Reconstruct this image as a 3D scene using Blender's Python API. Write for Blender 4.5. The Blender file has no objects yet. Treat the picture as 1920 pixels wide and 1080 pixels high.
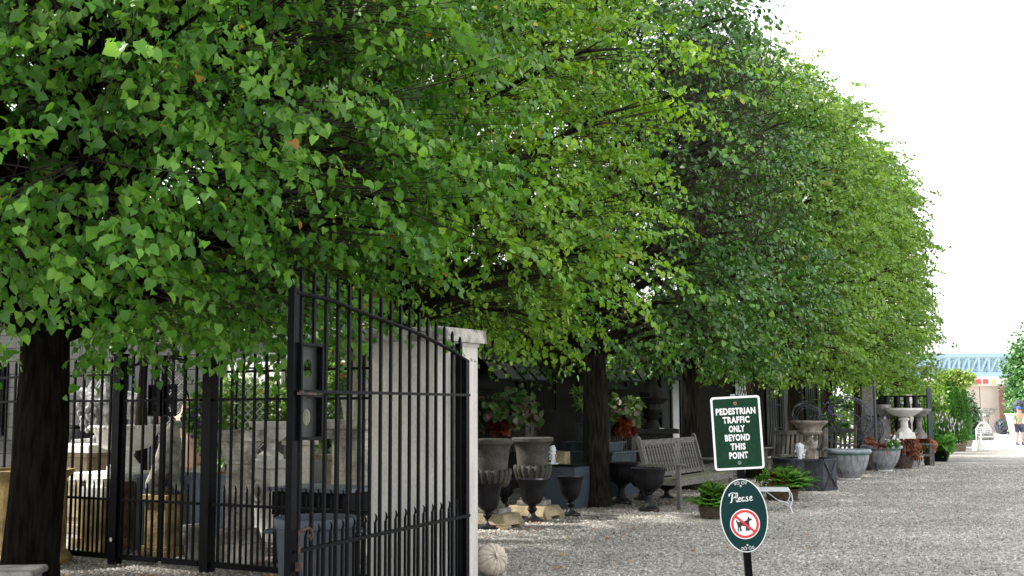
import bpy, bmesh, math, random
import numpy as np
from mathutils import Vector, Matrix, Euler, noise
random.seed(7); rng = np.random.default_rng(11)
R = math.radians; PI = math.pi
sc = bpy.context.scene; C = sc.collection

# ------------------------------------------------------------------ camera, world, sun, exposure
H = 1.47; F = 2150.0
cd = bpy.data.cameras.new('camera'); cam = bpy.data.objects.new('camera', cd); C.objects.link(cam)
cd.sensor_width = 36; cd.lens = 36*F/1920; cd.clip_start = .05; cd.clip_end = 3000
PITCH = math.atan(226/F); ROLL = -.0045
CM = Matrix.Rotation(PI/2+PITCH, 4, 'X') @ Matrix.Rotation(ROLL, 4, 'Z')
cam.matrix_world = Matrix.Translation((0, 0, H)) @ CM
sc.camera = cam
w = bpy.data.worlds.new('World'); sc.world = w; w.use_nodes = True
nt = w.node_tree; nt.nodes.clear()
SUN_EL = R(50); SUN_DIR = Vector((-1, .12, 0)).normalized()
sky = nt.nodes.new('ShaderNodeTexSky'); sky.sky_type = 'NISHITA'; sky.sun_disc = False
sky.sun_elevation = SUN_EL; sky.sun_rotation = math.atan2(SUN_DIR.x, SUN_DIR.y); sky.dust_density = 3
mx = nt.nodes.new('ShaderNodeMix'); mx.data_type = 'RGBA'; mx.inputs[0].default_value = .88
mx.inputs[7].default_value = (9.6, 9.8, 10.1, 1)      # thin bright cloud sheet
bg = nt.nodes.new('ShaderNodeBackground'); bg.inputs[1].default_value = .1
out = nt.nodes.new('ShaderNodeOutputWorld')
nt.links.new(sky.outputs[0], mx.inputs[6]); nt.links.new(mx.outputs[2], bg.inputs[0]); nt.links.new(bg.outputs[0], out.inputs[0])
sl = bpy.data.lights.new('sun', 'SUN'); sl.energy = 3.9; sl.angle = R(4); sl.color = (1, .96, .9)
so = bpy.data.objects.new('sun', sl); C.objects.link(so)
sd = Vector((SUN_DIR.x*math.cos(SUN_EL), SUN_DIR.y*math.cos(SUN_EL), math.sin(SUN_EL)))
so.rotation_euler = sd.to_track_quat('Z', 'Y').to_euler(); so.location = sd*60
vs = sc.view_settings; vs.view_transform = 'Standard'; vs.look = 'None'; vs.exposure = 1.2; vs.gamma = 1; vs.use_curve_mapping = False
sc.cycles.max_bounces = 6; sc.cycles.diffuse_bounces = 2; sc.cycles.glossy_bounces = 2; sc.cycles.transmission_bounces = 4
sc.cycles.transparent_max_bounces = 8

# ------------------------------------------------------------------ placement helpers
def sstep(a, b, x):
    t = min(1, max(0, (x-a)/(b-a))); return t*t*(3-2*t)
def gz(y): return -.3*sstep(24, 50, y)               # the alley falls a little towards its far end
M3 = CM.to_3x3()
def ray(px, py): return M3 @ Vector(((px-960)/F, -(py-540)/F, -1))
def at(px, py, Y):                                    # the point seen there, Y metres out
    d = ray(px, py); return Vector((0, 0, H)) + d*(Y/d.y)
def G(px, py):                                        # ground point
    d = ray(px, py); z = 0.
    for _ in range(30):
        t = (z-H)/d.z; y = d.y*t; z = .5*z+.5*gz(y)
    t = (z-H)/d.z; return Vector((d.x*t, d.y*t, z))
def hz(py, Y, px=960): return at(px, py, Y).z         # height seen at that row, Y metres out
AL = Vector((.495, .869, 0)).normalized()             # along the alley
AN = Vector((.869, -.495, 0)).normalized()            # across it, towards the open side
AYAW = math.atan2(AL.y, AL.x)                         # rotation that lays local x along the alley
FYAW = math.atan2(-AN.y, -AN.x)+PI                    # local x towards the open side

# ------------------------------------------------------------------ materials
def newmat(name):
    m = bpy.data.materials.new(name); m.use_nodes = True
    n = m.node_tree; return m, n, n.nodes['Principled BSDF']
def M(name, col, rough=.7, dark=.6, scale=6., bump=.25, metal=0., col2=None, streak=None, fine=40., spec=.5, contrast=.12):
    m, n, b = newmat(name); N = n.nodes.new; L = n.links.new
    tc = N('ShaderNodeTexCoord'); no = N('ShaderNodeTexNoise'); no.inputs['Scale'].default_value = scale; no.inputs['Detail'].default_value = 6
    src = tc.outputs['Object']
    if streak:
        mp = N('ShaderNodeMapping'); mp.inputs['Scale'].default_value = streak; L(src, mp.inputs[0]); src = mp.outputs[0]
    L(src, no.inputs[0])
    cr = N('ShaderNodeValToRGB'); c2 = col2 or tuple(c*dark for c in col)
    cr.color_ramp.elements[0].position = .5-contrast; cr.color_ramp.elements[1].position = .5+contrast
    cr.color_ramp.elements[0].color = (*c2, 1); cr.color_ramp.elements[1].color = (*col, 1)
    L(no.outputs[0], cr.inputs[0])
    f = N('ShaderNodeTexNoise'); f.inputs['Scale'].default_value = fine; f.inputs['Detail'].default_value = 5; L(src, f.inputs[0])
    mu = N('ShaderNodeMix'); mu.data_type = 'RGBA'; mu.blend_type = 'OVERLAY'; mu.inputs[0].default_value = .45
    L(cr.outputs[0], mu.inputs[6]); L(f.outputs[0], mu.inputs[7]); L(mu.outputs[2], b.inputs['Base Color'])
    if bump:
        bp = N('ShaderNodeBump'); bp.inputs['Strength'].default_value = bump; bp.inputs['Distance'].default_value = .02
        L(f.outputs[0], bp.inputs['Height']); L(bp.outputs[0], b.inputs['Normal'])
    b.inputs['Roughness'].default_value = rough; b.inputs['Metallic'].default_value = metal
    b.inputs['Specular IOR Level'].default_value = spec
    return m
def flat(name, col, rough=.5, spec=.5, metal=0):
    m, n, b = newmat(name); b.inputs['Base Color'].default_value = (*col, 1); b.inputs['Roughness'].default_value = rough
    b.inputs['Specular IOR Level'].default_value = spec; b.inputs['Metallic'].default_value = metal; return m
def leafmat(name, stops, trans=.36, rough=.4, spec=.42, tint=1.25):
    """leaf colour by a per-leaf value; stops = [(pos, colour)]"""
    m, n, b = newmat(name); N = n.nodes.new; L = n.links.new
    a = N('ShaderNodeAttribute'); a.attribute_name = 'lv'
    cr = N('ShaderNodeValToRGB'); cr.color_ramp.interpolation = 'LINEAR'
    e = cr.color_ramp.elements
    e[0].position, e[0].color = stops[0][0], (*stops[0][1], 1); e[1].position, e[1].color = stops[-1][0], (*stops[-1][1], 1)
    for p, c in stops[1:-1]:
        x = e.new(p); x.color = (*c, 1)
    L(a.outputs['Fac'], cr.inputs[0])
    no = N('ShaderNodeTexNoise'); no.inputs['Scale'].default_value = 1.1; tc = N('ShaderNodeTexCoord'); L(tc.outputs['Object'], no.inputs[0])
    hs = N('ShaderNodeHueSaturation'); mr = N('ShaderNodeMapRange'); mr.inputs[1].default_value = .3; mr.inputs[2].default_value = .7
    mr.inputs[3].default_value = .75; mr.inputs[4].default_value = 1.25
    L(no.outputs[0], mr.inputs[0]); L(mr.outputs[0], hs.inputs['Value']); L(cr.outputs[0], hs.inputs['Color'])
    L(hs.outputs[0], b.inputs['Base Color']); b.inputs['Roughness'].default_value = rough; b.inputs['Specular IOR Level'].default_value = spec
    t = N('ShaderNodeBsdfTranslucent'); h2 = N('ShaderNodeMix'); h2.data_type = 'RGBA'; h2.blend_type = 'MULTIPLY'; h2.inputs[0].default_value = 1
    h2.inputs[7].default_value = (tint*1.25, tint*1.2, tint*.5, 1)
    L(hs.outputs[0], h2.inputs[6]); L(h2.outputs[2], t.inputs[0])
    ms = N('ShaderNodeMixShader'); ms.inputs[0].default_value = trans
    o = n.nodes['Material Output']; L(b.outputs[0], ms.inputs[1]); L(t.outputs[0], ms.inputs[2]); L(ms.outputs[0], o.inputs[0])
    return m
def barkmat(name, col, streak=(9, 9, 1.2)):
    m, n, b = newmat(name); N = n.nodes.new; L = n.links.new
    tc = N('ShaderNodeTexCoord'); mp = N('ShaderNodeMapping'); mp.inputs['Scale'].default_value = streak; L(tc.outputs['Object'], mp.inputs[0])
    v = N('ShaderNodeTexNoise'); v.inputs['Scale'].default_value = 3; v.inputs['Detail'].default_value = 8; L(mp.outputs[0], v.inputs[0])
    cr = N('ShaderNodeValToRGB'); cr.color_ramp.elements[0].position = .38; cr.color_ramp.elements[1].position = .62
    cr.color_ramp.elements[0].color = (*[c*.35 for c in col], 1); cr.color_ramp.elements[1].color = (*col, 1)
    L(v.outputs[0], cr.inputs[0]); L(cr.outputs[0], b.inputs['Base Color'])
    bp = N('ShaderNodeBump'); bp.inputs['Strength'].default_value = .9; bp.inputs['Distance'].default_value = .04; L(v.outputs[0], bp.inputs['Height']); L(bp.outputs[0], b.inputs['Normal'])
    b.inputs['Roughness'].default_value = .95; b.inputs['Specular IOR Level'].default_value = .03; return m
MT = dict(
    iron=M('black_iron', (.0035, .004, .0055), .4, .5, 20, .2, fine=120, spec=.07),
    rust=M('rusty_iron', (.09, .05, .035), .8, .3, 30, .4),
    pier=M('painted_render', (.6, .575, .52), .85, .86, 3, .25, streak=(4, 4, .8)),
    cap=M('mossy_cap_stone', (.42, .4, .35), .9, .35, 7, .5, contrast=.08),
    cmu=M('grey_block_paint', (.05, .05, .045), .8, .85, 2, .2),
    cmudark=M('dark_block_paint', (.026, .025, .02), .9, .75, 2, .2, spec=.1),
    cream=M('cream_siding', (.62, .58, .48), .7, .8, 3, .1),
    stone=M('weathered_limestone', (.58, .545, .46), .9, .45, 5, .5, col2=(.17, .155, .125)),
    pale=M('pale_marble', (.8, .78, .71), .7, .82, 5, .25),
    tan=M('tan_stone', (.34, .27, .16), .85, .5, 5, .4),
    ochre=M('ochre_terracotta', (.36, .25, .09), .8, .4, 6, .4),
    grey=M('grey_stone', (.3, .29, .26), .9, .45, 6, .5),
    darkstone=M('dark_stone', (.075, .07, .056), .85, .45, 6, .5),
    black=M('black_cast_iron', (.007, .007, .01), .45, .5, 15, .2, spec=.3),
    lead=M('streaked_lead', (.045, .05, .06), .55, .35, 3, .15, streak=(6, 6, .8), col2=(.012, .013, .017), spec=.25),
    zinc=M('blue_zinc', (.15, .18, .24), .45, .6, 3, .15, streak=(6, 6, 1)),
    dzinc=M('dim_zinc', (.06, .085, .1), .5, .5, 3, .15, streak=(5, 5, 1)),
    bowl=M('weathered_bowl', (.36, .38, .41), .55, .3, 3.5, .35, streak=(5, 5, .9), col2=(.16, .15, .145), contrast=.16),
    bowlrim=M('bowl_rim', (.26, .31, .35), .5, .6, 6, .3),
    green_line=flat('green_paint', (.03, .16, .1), .5),
    teak=M('weathered_teak', (.21, .2, .175), .85, .4, 5, .5, streak=(2, 12, 12)),
    teakdark=M('dark_teak', (.1, .095, .075), .85, .5, 5, .4),
    mossteak=M('mossy_teak', (.2, .19, .14), .9, .5, 9, .4, col2=(.09, .11, .03)),
    white=M('white_paint', (.78, .78, .76), .5, .88, 6, .1),
    whitemetal=flat('white_metal', (.7, .72, .74), .4),
    can=M('grey_blue_plastic', (.045, .06, .08), .5, .75, 8, .1),
    silver=M('silvered_lead', (.4, .39, .38), .45, .35, 14, .6, contrast=.09),
    beast=M('lichen_stone', (.34, .33, .27), .9, .4, 9, .6),
    silverwire=flat('steel_wire', (.05, .06, .075), .45), rustwash=flat('rust_washer', (.35, .17, .09), .7),
    darkwire=flat('dark_wire', (.035, .045, .055), .45),
    navy=M('navy_panel', (.03, .032, .045), .6, .8),
    roofdark=M('dark_roof', (.07, .08, .1), .7, .7),
    brown=M('brown_wood', (.11, .05, .03), .7, .6),
    wicker=M('wicker', (.12, .085, .055), .85, .35, 22, .8, streak=(1, 1, 3)),
    terra=M('terracotta', (.4, .2, .1), .8, .6, 8, .3),
    bark=barkmat('linden_bark', (.028, .024, .017)),
    barkT1=barkmat('dark_bark', (.012, .0105, .008)),
    twig=flat('twig_bark', (.045, .035, .03), .8, .2),
    water=flat('splash', (.75, .78, .8), .1),
    pool=flat('pool_water', (.02, .025, .03), .05),
    soil=M('soil', (.03, .022, .015), .95, .5, 30, .6),
    glass=flat('dark_glass', (.008, .014, .01), .35, .06),
    skyglass=flat('sky_glass', (.35, .37, .38), .12, 1.),  # pale grey base puts the bright reflection into the pane colour
    signw=flat('sign_white', (.8, .8, .8), .35), signg=M('sign_green', (.005, .04, .018), .35, .8, 3, .03, spec=.12), signt=M('sign_teal', (.003, .035, .033), .35, .85, 3, .03, spec=.12),
    red=flat('sign_red', (.65, .02, .02), .35), ink=flat('ink_black', (.01, .01, .01), .4),
    bridge=M('pale_blue_paint', (.29, .43, .48), .5, .85), bridgeback=M('far_train', (.2, .31, .44), .5, .7, .3, 0),
    concrete=M('beige_concrete', (.5, .43, .36), .85, .85, .6, .1), pave=M('pale_paving', (.75, .74, .72), .8, .9, 1, .05),
    banner=flat('banner_white', (.75, .74, .7), .6), bred=flat('banner_red', (.6, .1, .1), .6),
    trellis=M('brown_trellis', (.2, .1, .07), .8, .7),
    skin=flat('skin', (.5, .28, .2), .55), shirt=M('pale_green_shirt', (.33, .39, .2), .85, .8, 12, .1), shorts=flat('navy_shorts', (.03, .035, .06), .85),
    shoe=flat('black_shoe', (.015, .015, .018), .6), capblue=flat('blue_cap', (.04, .14, .45), .7), trous=flat('blue_grey_cloth', (.16, .2, .3), .85),
    purple=flat('violet_petal', (.2, .1, .55), .6), pinkwhite=flat('white_petal', (.8, .78, .75), .6), pink=flat('peach_stone', (.6, .38, .27), .7),
)

# ------------------------------------------------------------------ mesh builder
class MB:
    def __init__(s): s.v = []; s.f = []; s.mi = []; s.cur = 0
    def add(s, vs, fs):
        o = len(s.v); s.v += [tuple(v) for v in vs]; s.f += [tuple(i+o for i in f) for f in fs]; s.mi += [s.cur]*len(fs); return s
    def box(s, c, d, rz=0, taper=1., m=None, ty=None):
        x, y, z = d[0]/2, d[1]/2, d[2]/2; ty = taper if ty is None else ty
        P = [(-x, -y, -z), (x, -y, -z), (x, y, -z), (-x, y, -z), (-x*taper, -y*ty, z), (x*taper, -y*ty, z), (x*taper, y*ty, z), (-x*taper, y*ty, z)]
        q = Matrix.Rotation(rz, 3, 'Z') if m is None else m
        return s.add([q @ Vector(p)+Vector(c) for p in P], [(0, 3, 2, 1), (4, 5, 6, 7), (0, 1, 5, 4), (1, 2, 6, 5), (2, 3, 7, 6), (3, 0, 4, 7)])
    def bar(s, a, b, w, h=None, up=(0, 0, 1)):       # rectangular bar from a to b
        a, b = Vector(a), Vector(b); d = (b-a); L = d.length; d.normalize(); h = h or w
        u = Vector(up)
        if abs(d.dot(u)) > .98: u = Vector((0, 1, 0))
        x = d.cross(u).normalized(); y = x.cross(d)
        m = Matrix((x, y, d)).transposed()
        return s.box((a+b)/2, (w, h, L), m=m)
    def tube(s, pts, r, n=6, cap=True):
        pts = [Vector(p) for p in pts]; k = len(pts); rr = r if hasattr(r, '__len__') else [r]*k
        base = len(s.v); prev = None; V = []
        for i, p in enumerate(pts):
            d = (pts[min(i+1, k-1)]-pts[max(i-1, 0)])
            if d.length < 1e-9: d = Vector((0, 0, 1))
            d.normalize()
            if prev is None:
                u = Vector((0, 0, 1)) if abs(d.z) < .9 else Vector((1, 0, 0)); prev = d.cross(u).normalized()
            x = (prev-d*prev.dot(d))
            x = x.normalized() if x.length > 1e-6 else d.orthogonal().normalized()
            y = d.cross(x); prev = x
            for j in range(n):
                a = 2*PI*j/n; V.append(p+(x*math.cos(a)+y*math.sin(a))*rr[i])
        Fs = [(i*n+j, i*n+(j+1) % n, (i+1)*n+(j+1) % n, (i+1)*n+j) for i in range(k-1) for j in range(n)]
        if cap: Fs += [tuple(range(n-1, -1, -1)), tuple((k-1)*n+j for j in range(n))]
        return s.add(V, Fs)
    def lathe(s, prof, n=32, c=(0, 0, 0), flute=None, amp=.0, fz=(0, 0), sx=1, sy=1, closed=True):
        V = []; c = Vector(c)
        for r, z in prof:
            for j in range(n):
                a = 2*PI*j/n; q = r
                if flute and fz[0] <= z <= fz[1]: q = r*(1+amp*abs(math.sin(a*flute/2)))
                V.append((c.x+q*math.cos(a)*sx, c.y+q*math.sin(a)*sy, c.z+z))
        k = len(prof)
        Fs = [(i*n+j, i*n+(j+1) % n, (i+1)*n+(j+1) % n, (i+1)*n+j) for i in range(k-1) for j in range(n)]
        if closed: Fs += [tuple(range(n-1, -1, -1)), tuple((k-1)*n+j for j in range(n))]
        return s.add(V, Fs)
    def ell(s, c, r, n=12, k=8, m=None, lump=0, seed=0):
        V = []; c = Vector(c); rx = r if hasattr(r, '__len__') else (r, r, r)
        for i in range(k+1):
            t = PI*i/k
            for j in range(n):
                a = 2*PI*j/n; p = Vector((rx[0]*math.sin(t)*math.cos(a), rx[1]*math.sin(t)*math.sin(a), rx[2]*math.cos(t)))
                if lump: p *= 1+lump*noise.noise(p*(2.2/max(rx))+Vector((seed, 0, 0)))
                if m: p = m @ p
                V.append(p+c)
        return s.add(V, [(i*n+j, (i+1)*n+j, (i+1)*n+(j+1) % n, i*n+(j+1) % n) for i in range(k) for j in range(n)])
    def prism(s, o, z0, z1):                          # outline in xy, from z0 to z1
        k = len(o); V = [(x, y, z0) for x, y in o]+[(x, y, z1) for x, y in o]
        return s.add(V, [tuple(range(k-1, -1, -1)), tuple(range(k, 2*k))]+[(i, (i+1) % k, k+(i+1) % k, k+i) for i in range(k)])
    def mesh(s, name, smooth=False):
        me = bpy.data.meshes.new(name); me.from_pydata(s.v, [], s.f)
        if max(s.mi, default=0): me.polygons.foreach_set('material_index', s.mi)
        me.update()
        if smooth:
            me.shade_smooth(); me.set_sharp_from_angle(angle=R(38))
        return me
def link(name, me, mat=None, parent=None, loc=None, rz=0):
    o = bpy.data.objects.new(name, me); C.objects.link(o)
    if mat and me and not me.materials:
        for m_ in (mat if isinstance(mat, (list, tuple)) else [mat]): me.materials.append(MT[m_] if isinstance(m_, str) else m_)
    if parent: o.parent = parent
    if loc is not None: o.location = loc
    if rz: o.rotation_euler.z = rz
    return o
def part(name, mb, mat, parent, smooth=False, label=None, loc=None, rz=0):
    o = link(name, mb.mesh(name, smooth), mat, parent, loc, rz)
    if label: o['label'] = label
    return o
def tag(o, label, cat, group=None):
    o['label'] = label; o['category'] = cat
    if group: o['group'] = group
    return o
def thing(name, label, cat, loc=(0, 0, 0), rz=0, group=None):
    o = link(name, None, None, None, loc, rz); o.empty_display_size = .1; return tag(o, label, cat, group)
def one(name, mb, mat, label, cat, loc=(0, 0, 0), rz=0, group=None, smooth=False):
    return tag(part(name, mb, mat, None, smooth, None, loc, rz), label, cat, group)
def copy_tree(o, parent=None):
    c = o.copy(); C.objects.link(c); c.parent = parent
    for ch in o.children: copy_tree(ch, c)
    return c
def struct(name, me, mat):
    o = link(name, me, mat); o['kind'] = 'structure'; return o
def stuff(o): o['kind'] = 'stuff'; return o
def skin(name, nodes, edges, mat, parent=None, sub=1, root=0):
    """nodes = [(x,y,z,r) or (x,y,z,rx,ry)]; one continuous surface grown round a skeleton"""
    me = bpy.data.meshes.new(name); me.from_pydata([n_[:3] for n_ in nodes], edges, [])
    o = bpy.data.objects.new(name, me); C.objects.link(o)
    o.modifiers.new('s', 'SKIN'); sv = me.skin_vertices[0].data
    for i, n_ in enumerate(nodes):
        sv[i].radius = (n_[3], n_[4] if len(n_) > 4 else n_[3]); sv[i].use_root = i == root
    ms = o.modifiers.new('u', 'SUBSURF'); ms.levels = sub; ms.render_levels = sub
    dg = bpy.context.evaluated_depsgraph_get(); ev = bpy.data.meshes.new_from_object(o.evaluated_get(dg))
    bpy.data.objects.remove(o); ev.name = name; ev.shade_smooth()
    return link(name, ev, mat, parent)
def chain(n0, k): return [(n0+i, n0+i+1) for i in range(k-1)]

# ------------------------------------------------------------------ leaves
S8 = (np.array([[0, .03, -.02], [-.4, .0, .1], [-.52, .4, .16], [-.3, .76, .06], [.04, 1.08, -.24], [.3, .76, .0], [.5, .36, .08], [.36, -.02, .05], [0, .45, -.06]], float),
      [(0, 8, 2, 1), (8, 4, 3, 2), (0, 7, 6, 8), (8, 6, 5, 4)])
S4 = (np.array([[0, 0, 0], [-.46, .08, .08], [-.42, .62, .06], [0, 1.08, -.14], [.42, .62, .06], [.46, .08, .08]], float), [(0, 3, 2, 1), (0, 5, 4, 3)])
S2 = (np.array([[0, -.05, 0], [-.47, .35, .08], [0, 1.05, -.06], [.47, .35, .08]], float), [(0, 2, 1), (0, 3, 2)])
SN = (np.array([[0, 0, 0], [-.12, .4, .03], [0, 1, -.1], [.12, .4, .03]], float), [(0, 2, 1), (0, 3, 2)])
SL = (np.array([[0, 0, 0], [-.2, .3, .05], [-.13, .75, .02], [0, 1.05, -.2], [.13, .75, .02], [.2, .3, .05]], float), [(0, 3, 2, 1), (0, 5, 4, 3)])
def leaf_mesh(name, P, T, Nn, size, lv, shape):
    """P points, T tip directions, Nn normals (all n x 3), size n, lv n -> one mesh of leaves"""
    V0, Fs = shape; n = len(P); k = len(V0)
    T = T/np.linalg.norm(T, axis=1, keepdims=True)
    X = np.cross(T, Nn); X /= np.linalg.norm(X, axis=1, keepdims=True)+1e-9
    Z = np.cross(X, T)
    B = np.stack([X, T, Z], 1)                      # n,3,3
    V = (np.einsum('ki,nij->nkj', V0, B)*size[:, None, None]+P[:, None, :]).reshape(-1, 3)
    me = bpy.data.meshes.new(name); me.vertices.add(n*k); me.vertices.foreach_set('co', V.astype(np.float32).ravel())
    nl = sum(len(f) for f in Fs); loops = np.concatenate([np.array(f) for f in Fs])
    li = (loops[None, :]+np.arange(n)[:, None]*k).ravel()
    cnt = np.tile(np.array([len(f) for f in Fs]), n)
    me.loops.add(n*nl); me.loops.foreach_set('vertex_index', li.astype(np.int32))
    me.polygons.add(len(cnt)); st = np.concatenate([[0], np.cumsum(cnt)[:-1]])
    me.polygons.foreach_set('loop_start', st.astype(np.int32)); me.polygons.foreach_set('loop_total', cnt.astype(np.int32))
    a = me.attributes.new('lv', 'FLOAT', 'POINT'); a.data.foreach_set('value', np.repeat(lv, k).astype(np.float32))
    me.update(calc_edges=True)
    return me
def unit(n):
    v = rng.normal(size=(n, 3)); return v/np.linalg.norm(v, axis=1, keepdims=True)
def tubes_mesh(name, A, Bp, ra, rb):
    """many thin three-sided twigs from A to Bp"""
    n = len(A); D = Bp-A; D /= np.linalg.norm(D, axis=1, keepdims=True)+1e-9
    U = np.cross(D, unit(n)); U /= np.linalg.norm(U, axis=1, keepdims=True)+1e-9; W = np.cross(D, U)
    vs_ = []
    for (P, r) in ((A, ra), (Bp, rb)):
        for j in range(3):
            t = 2*PI*j/3; vs_.append(P+(U*math.cos(t)+W*math.sin(t))*r[:, None])
    V = np.stack(vs_, 1).reshape(-1, 3); base = np.arange(n)[:, None]*6
    Fq = np.concatenate([base+np.array([[j, (j+1) % 3, 3+(j+1) % 3, 3+j]]) for j in range(3)], 0)
    me = bpy.data.meshes.new(name); me.vertices.add(len(V)); me.vertices.foreach_set('co', V.astype(np.float32).ravel())
    me.loops.add(Fq.size); me.loops.foreach_set('vertex_index', Fq.ravel().astype(np.int32))
    me.polygons.add(len(Fq)); me.polygons.foreach_set('loop_start', (np.arange(len(Fq))*4).astype(np.int32)); me.polygons.foreach_set('loop_total', np.full(len(Fq), 4, np.int32))
    me.update(calc_edges=True); return me
FYAW = math.atan2(AN.y, AN.x)                         # local x across the alley, local y up the alley
def PY(px, Y, z=None):
    p = at(px, 762, Y); p.z = gz(Y) if z is None else z; return p
def hit(px, py, P0, d):                               # where the ray meets the upright plane through P0 along d: (s, z)
    r = ray(px, py); nrm = Vector((-d.y, d.x, 0)); t = (Vector((P0.x, P0.y, 0))).dot(nrm)/r.dot(nrm)
    p = r*t+Vector((0, 0, H)); return ((p-Vector((P0.x, P0.y, 0))).dot(d), p.z)

# ------------------------------------------------------------------ ground
def sheet(name, xs, ys, dz, mat):
    V = [(x, y, gz(y)+dz) for y in ys for x in xs]; n = len(xs)
    me = bpy.data.meshes.new(name); me.from_pydata(V, [], [(j*n+i, j*n+i+1, (j+1)*n+i+1, (j+1)*n+i) for j in range(len(ys)-1) for i in range(n-1)]); me.update(); me.shade_smooth()
    return struct(name, me, mat)
def gravelmat():
    m, n, b = newmat('gravel'); N = n.nodes.new; L = n.links.new
    g = N('ShaderNodeNewGeometry'); v = N('ShaderNodeTexVoronoi'); v.inputs['Scale'].default_value = 34; L(g.outputs['Position'], v.inputs[0])
    cr = N('ShaderNodeValToRGB'); e = cr.color_ramp.elements; e[0].position = 0; e[0].color = (.09, .085, .08, 1); e[1].position = 1; e[1].color = (.55, .53, .49, 1)
    x = e.new(.45); x.color = (.29, .275, .245, 1); x = e.new(.75); x.color = (.4, .375, .335, 1)
    sp = N('ShaderNodeSeparateColor'); L(v.outputs['Color'], sp.inputs[0]); L(sp.outputs[0], cr.inputs[0])
    no = N('ShaderNodeTexNoise'); no.inputs['Scale'].default_value = .8; no.inputs['Detail'].default_value = 6; L(g.outputs['Position'], no.inputs[0])
    mr = N('ShaderNodeMapRange'); mr.inputs[1].default_value = .3; mr.inputs[2].default_value = .7; mr.inputs[3].default_value = .72; mr.inputs[4].default_value = 1.12; L(no.outputs[0], mr.inputs[0])
    mu = N('ShaderNodeMix'); mu.data_type = 'RGBA'; mu.blend_type = 'MULTIPLY'; mu.inputs[0].default_value = 1; L(cr.outputs[0], mu.inputs[6])
    cb = N('ShaderNodeCombineColor'); [L(mr.outputs[0], cb.inputs[i]) for i in range(3)]; L(cb.outputs[0], mu.inputs[7]); L(mu.outputs[2], b.inputs['Base Color'])
    sx = N('ShaderNodeSeparateXYZ'); L(g.outputs['Position'], sx.inputs[0])
    def mth(op, a, b_=None, c=None):
        q = N('ShaderNodeMath'); q.operation = op
        for i, v_ in enumerate((a, b_, c)):
            if v_ is None: continue
            if hasattr(v_, 'is_output'): L(v_, q.inputs[i])
            else: q.inputs[i].default_value = v_
        return q.outputs[0]
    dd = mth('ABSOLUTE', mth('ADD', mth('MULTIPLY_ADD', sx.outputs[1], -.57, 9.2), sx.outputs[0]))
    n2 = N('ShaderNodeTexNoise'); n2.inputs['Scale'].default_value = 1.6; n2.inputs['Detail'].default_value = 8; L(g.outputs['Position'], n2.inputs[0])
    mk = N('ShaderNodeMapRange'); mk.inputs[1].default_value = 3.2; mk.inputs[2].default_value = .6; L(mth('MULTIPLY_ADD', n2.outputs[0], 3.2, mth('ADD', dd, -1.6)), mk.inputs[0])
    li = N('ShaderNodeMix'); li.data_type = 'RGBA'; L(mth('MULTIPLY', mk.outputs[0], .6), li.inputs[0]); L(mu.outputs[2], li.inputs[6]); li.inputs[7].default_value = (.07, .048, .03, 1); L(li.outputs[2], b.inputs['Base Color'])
    bp = N('ShaderNodeBump'); bp.invert = True; bp.inputs['Strength'].default_value = .9; bp.inputs['Distance'].default_value = .02; L(v.outputs['Distance'], bp.inputs['Height']); L(bp.outputs[0], b.inputs['Normal'])
    b.inputs['Roughness'].default_value = .9; return m
MT['gravel'] = gravelmat()
xs = list(range(-80, 20, 4))+list(range(20, 140, 8)); ys = [-12, -6, 0]+[3+k*1.5 for k in range(40)]+[70, 90, 130, 200, 400, 900]
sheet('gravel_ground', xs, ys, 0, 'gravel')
sheet('pale_paving', [19.5, 24, 30, 38, 60], [47.5, 49, 50.5, 55, 62, 75, 110], .006, 'pave')

def pebbles():
    """loose stones on the gravel, thinning with distance"""
    n = 175000; Y = 5.5+ (rng.random(n)**1.35)*25; X = (rng.random(n)*1.0-.47)*Y*1.0
    k = (X > -.47*Y) & (X < .5*Y) & ((X > .57*Y-11.9)); X, Y = X[k], Y[k]; n = len(X)
    r = (.006+.011*rng.random(n))*(1+Y*.01); a = rng.random(n)*6.28
    fl = .45+.4*rng.random(n)
    V = np.zeros((n, 5, 3))
    for j in range(4):
        t = a+j*PI/2; q = r*(.75+.5*rng.random(n)); V[:, j, 0] = X+np.cos(t)*q; V[:, j, 1] = Y+np.sin(t)*q; V[:, j, 2] = -.002
    V[:, 4, 0] = X+r*.4*(rng.random(n)-.5); V[:, 4, 1] = Y+r*.4*(rng.random(n)-.5); V[:, 4, 2] = r*fl*1.3
    V[:, :, 2] += np.array([gz(y) for y in Y])[:, None]
    me = bpy.data.meshes.new('pebbles'); me.vertices.add(n*5); me.vertices.foreach_set('co', V.astype(np.float32).ravel())
    Fq = (np.arange(n)[:, None, None]*5+np.array([[0, 1, 4], [1, 2, 4], [2, 3, 4], [3, 0, 4]])[None]).reshape(-1, 3)
    me.loops.add(Fq.size); me.loops.foreach_set('vertex_index', Fq.ravel().astype(np.int32)); me.polygons.add(len(Fq))
    me.polygons.foreach_set('loop_start', (np.arange(len(Fq))*3).astype(np.int32)); me.polygons.foreach_set('loop_total', np.full(len(Fq), 3, np.int32))
    at_ = me.attributes.new('lv', 'FLOAT', 'POINT'); at_.data.foreach_set('value', np.repeat(rng.random(n), 5).astype(np.float32)); me.update(calc_edges=True)
    m = leafmat('pebble', [(0, (.12, .112, .1)), (.4, (.29, .272, .245)), (.8, (.41, .388, .345)), (1, (.62, .585, .52))], 0, .85, .25)
    o = link('loose_gravel', me, m); stuff(o)
pebbles()
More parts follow.
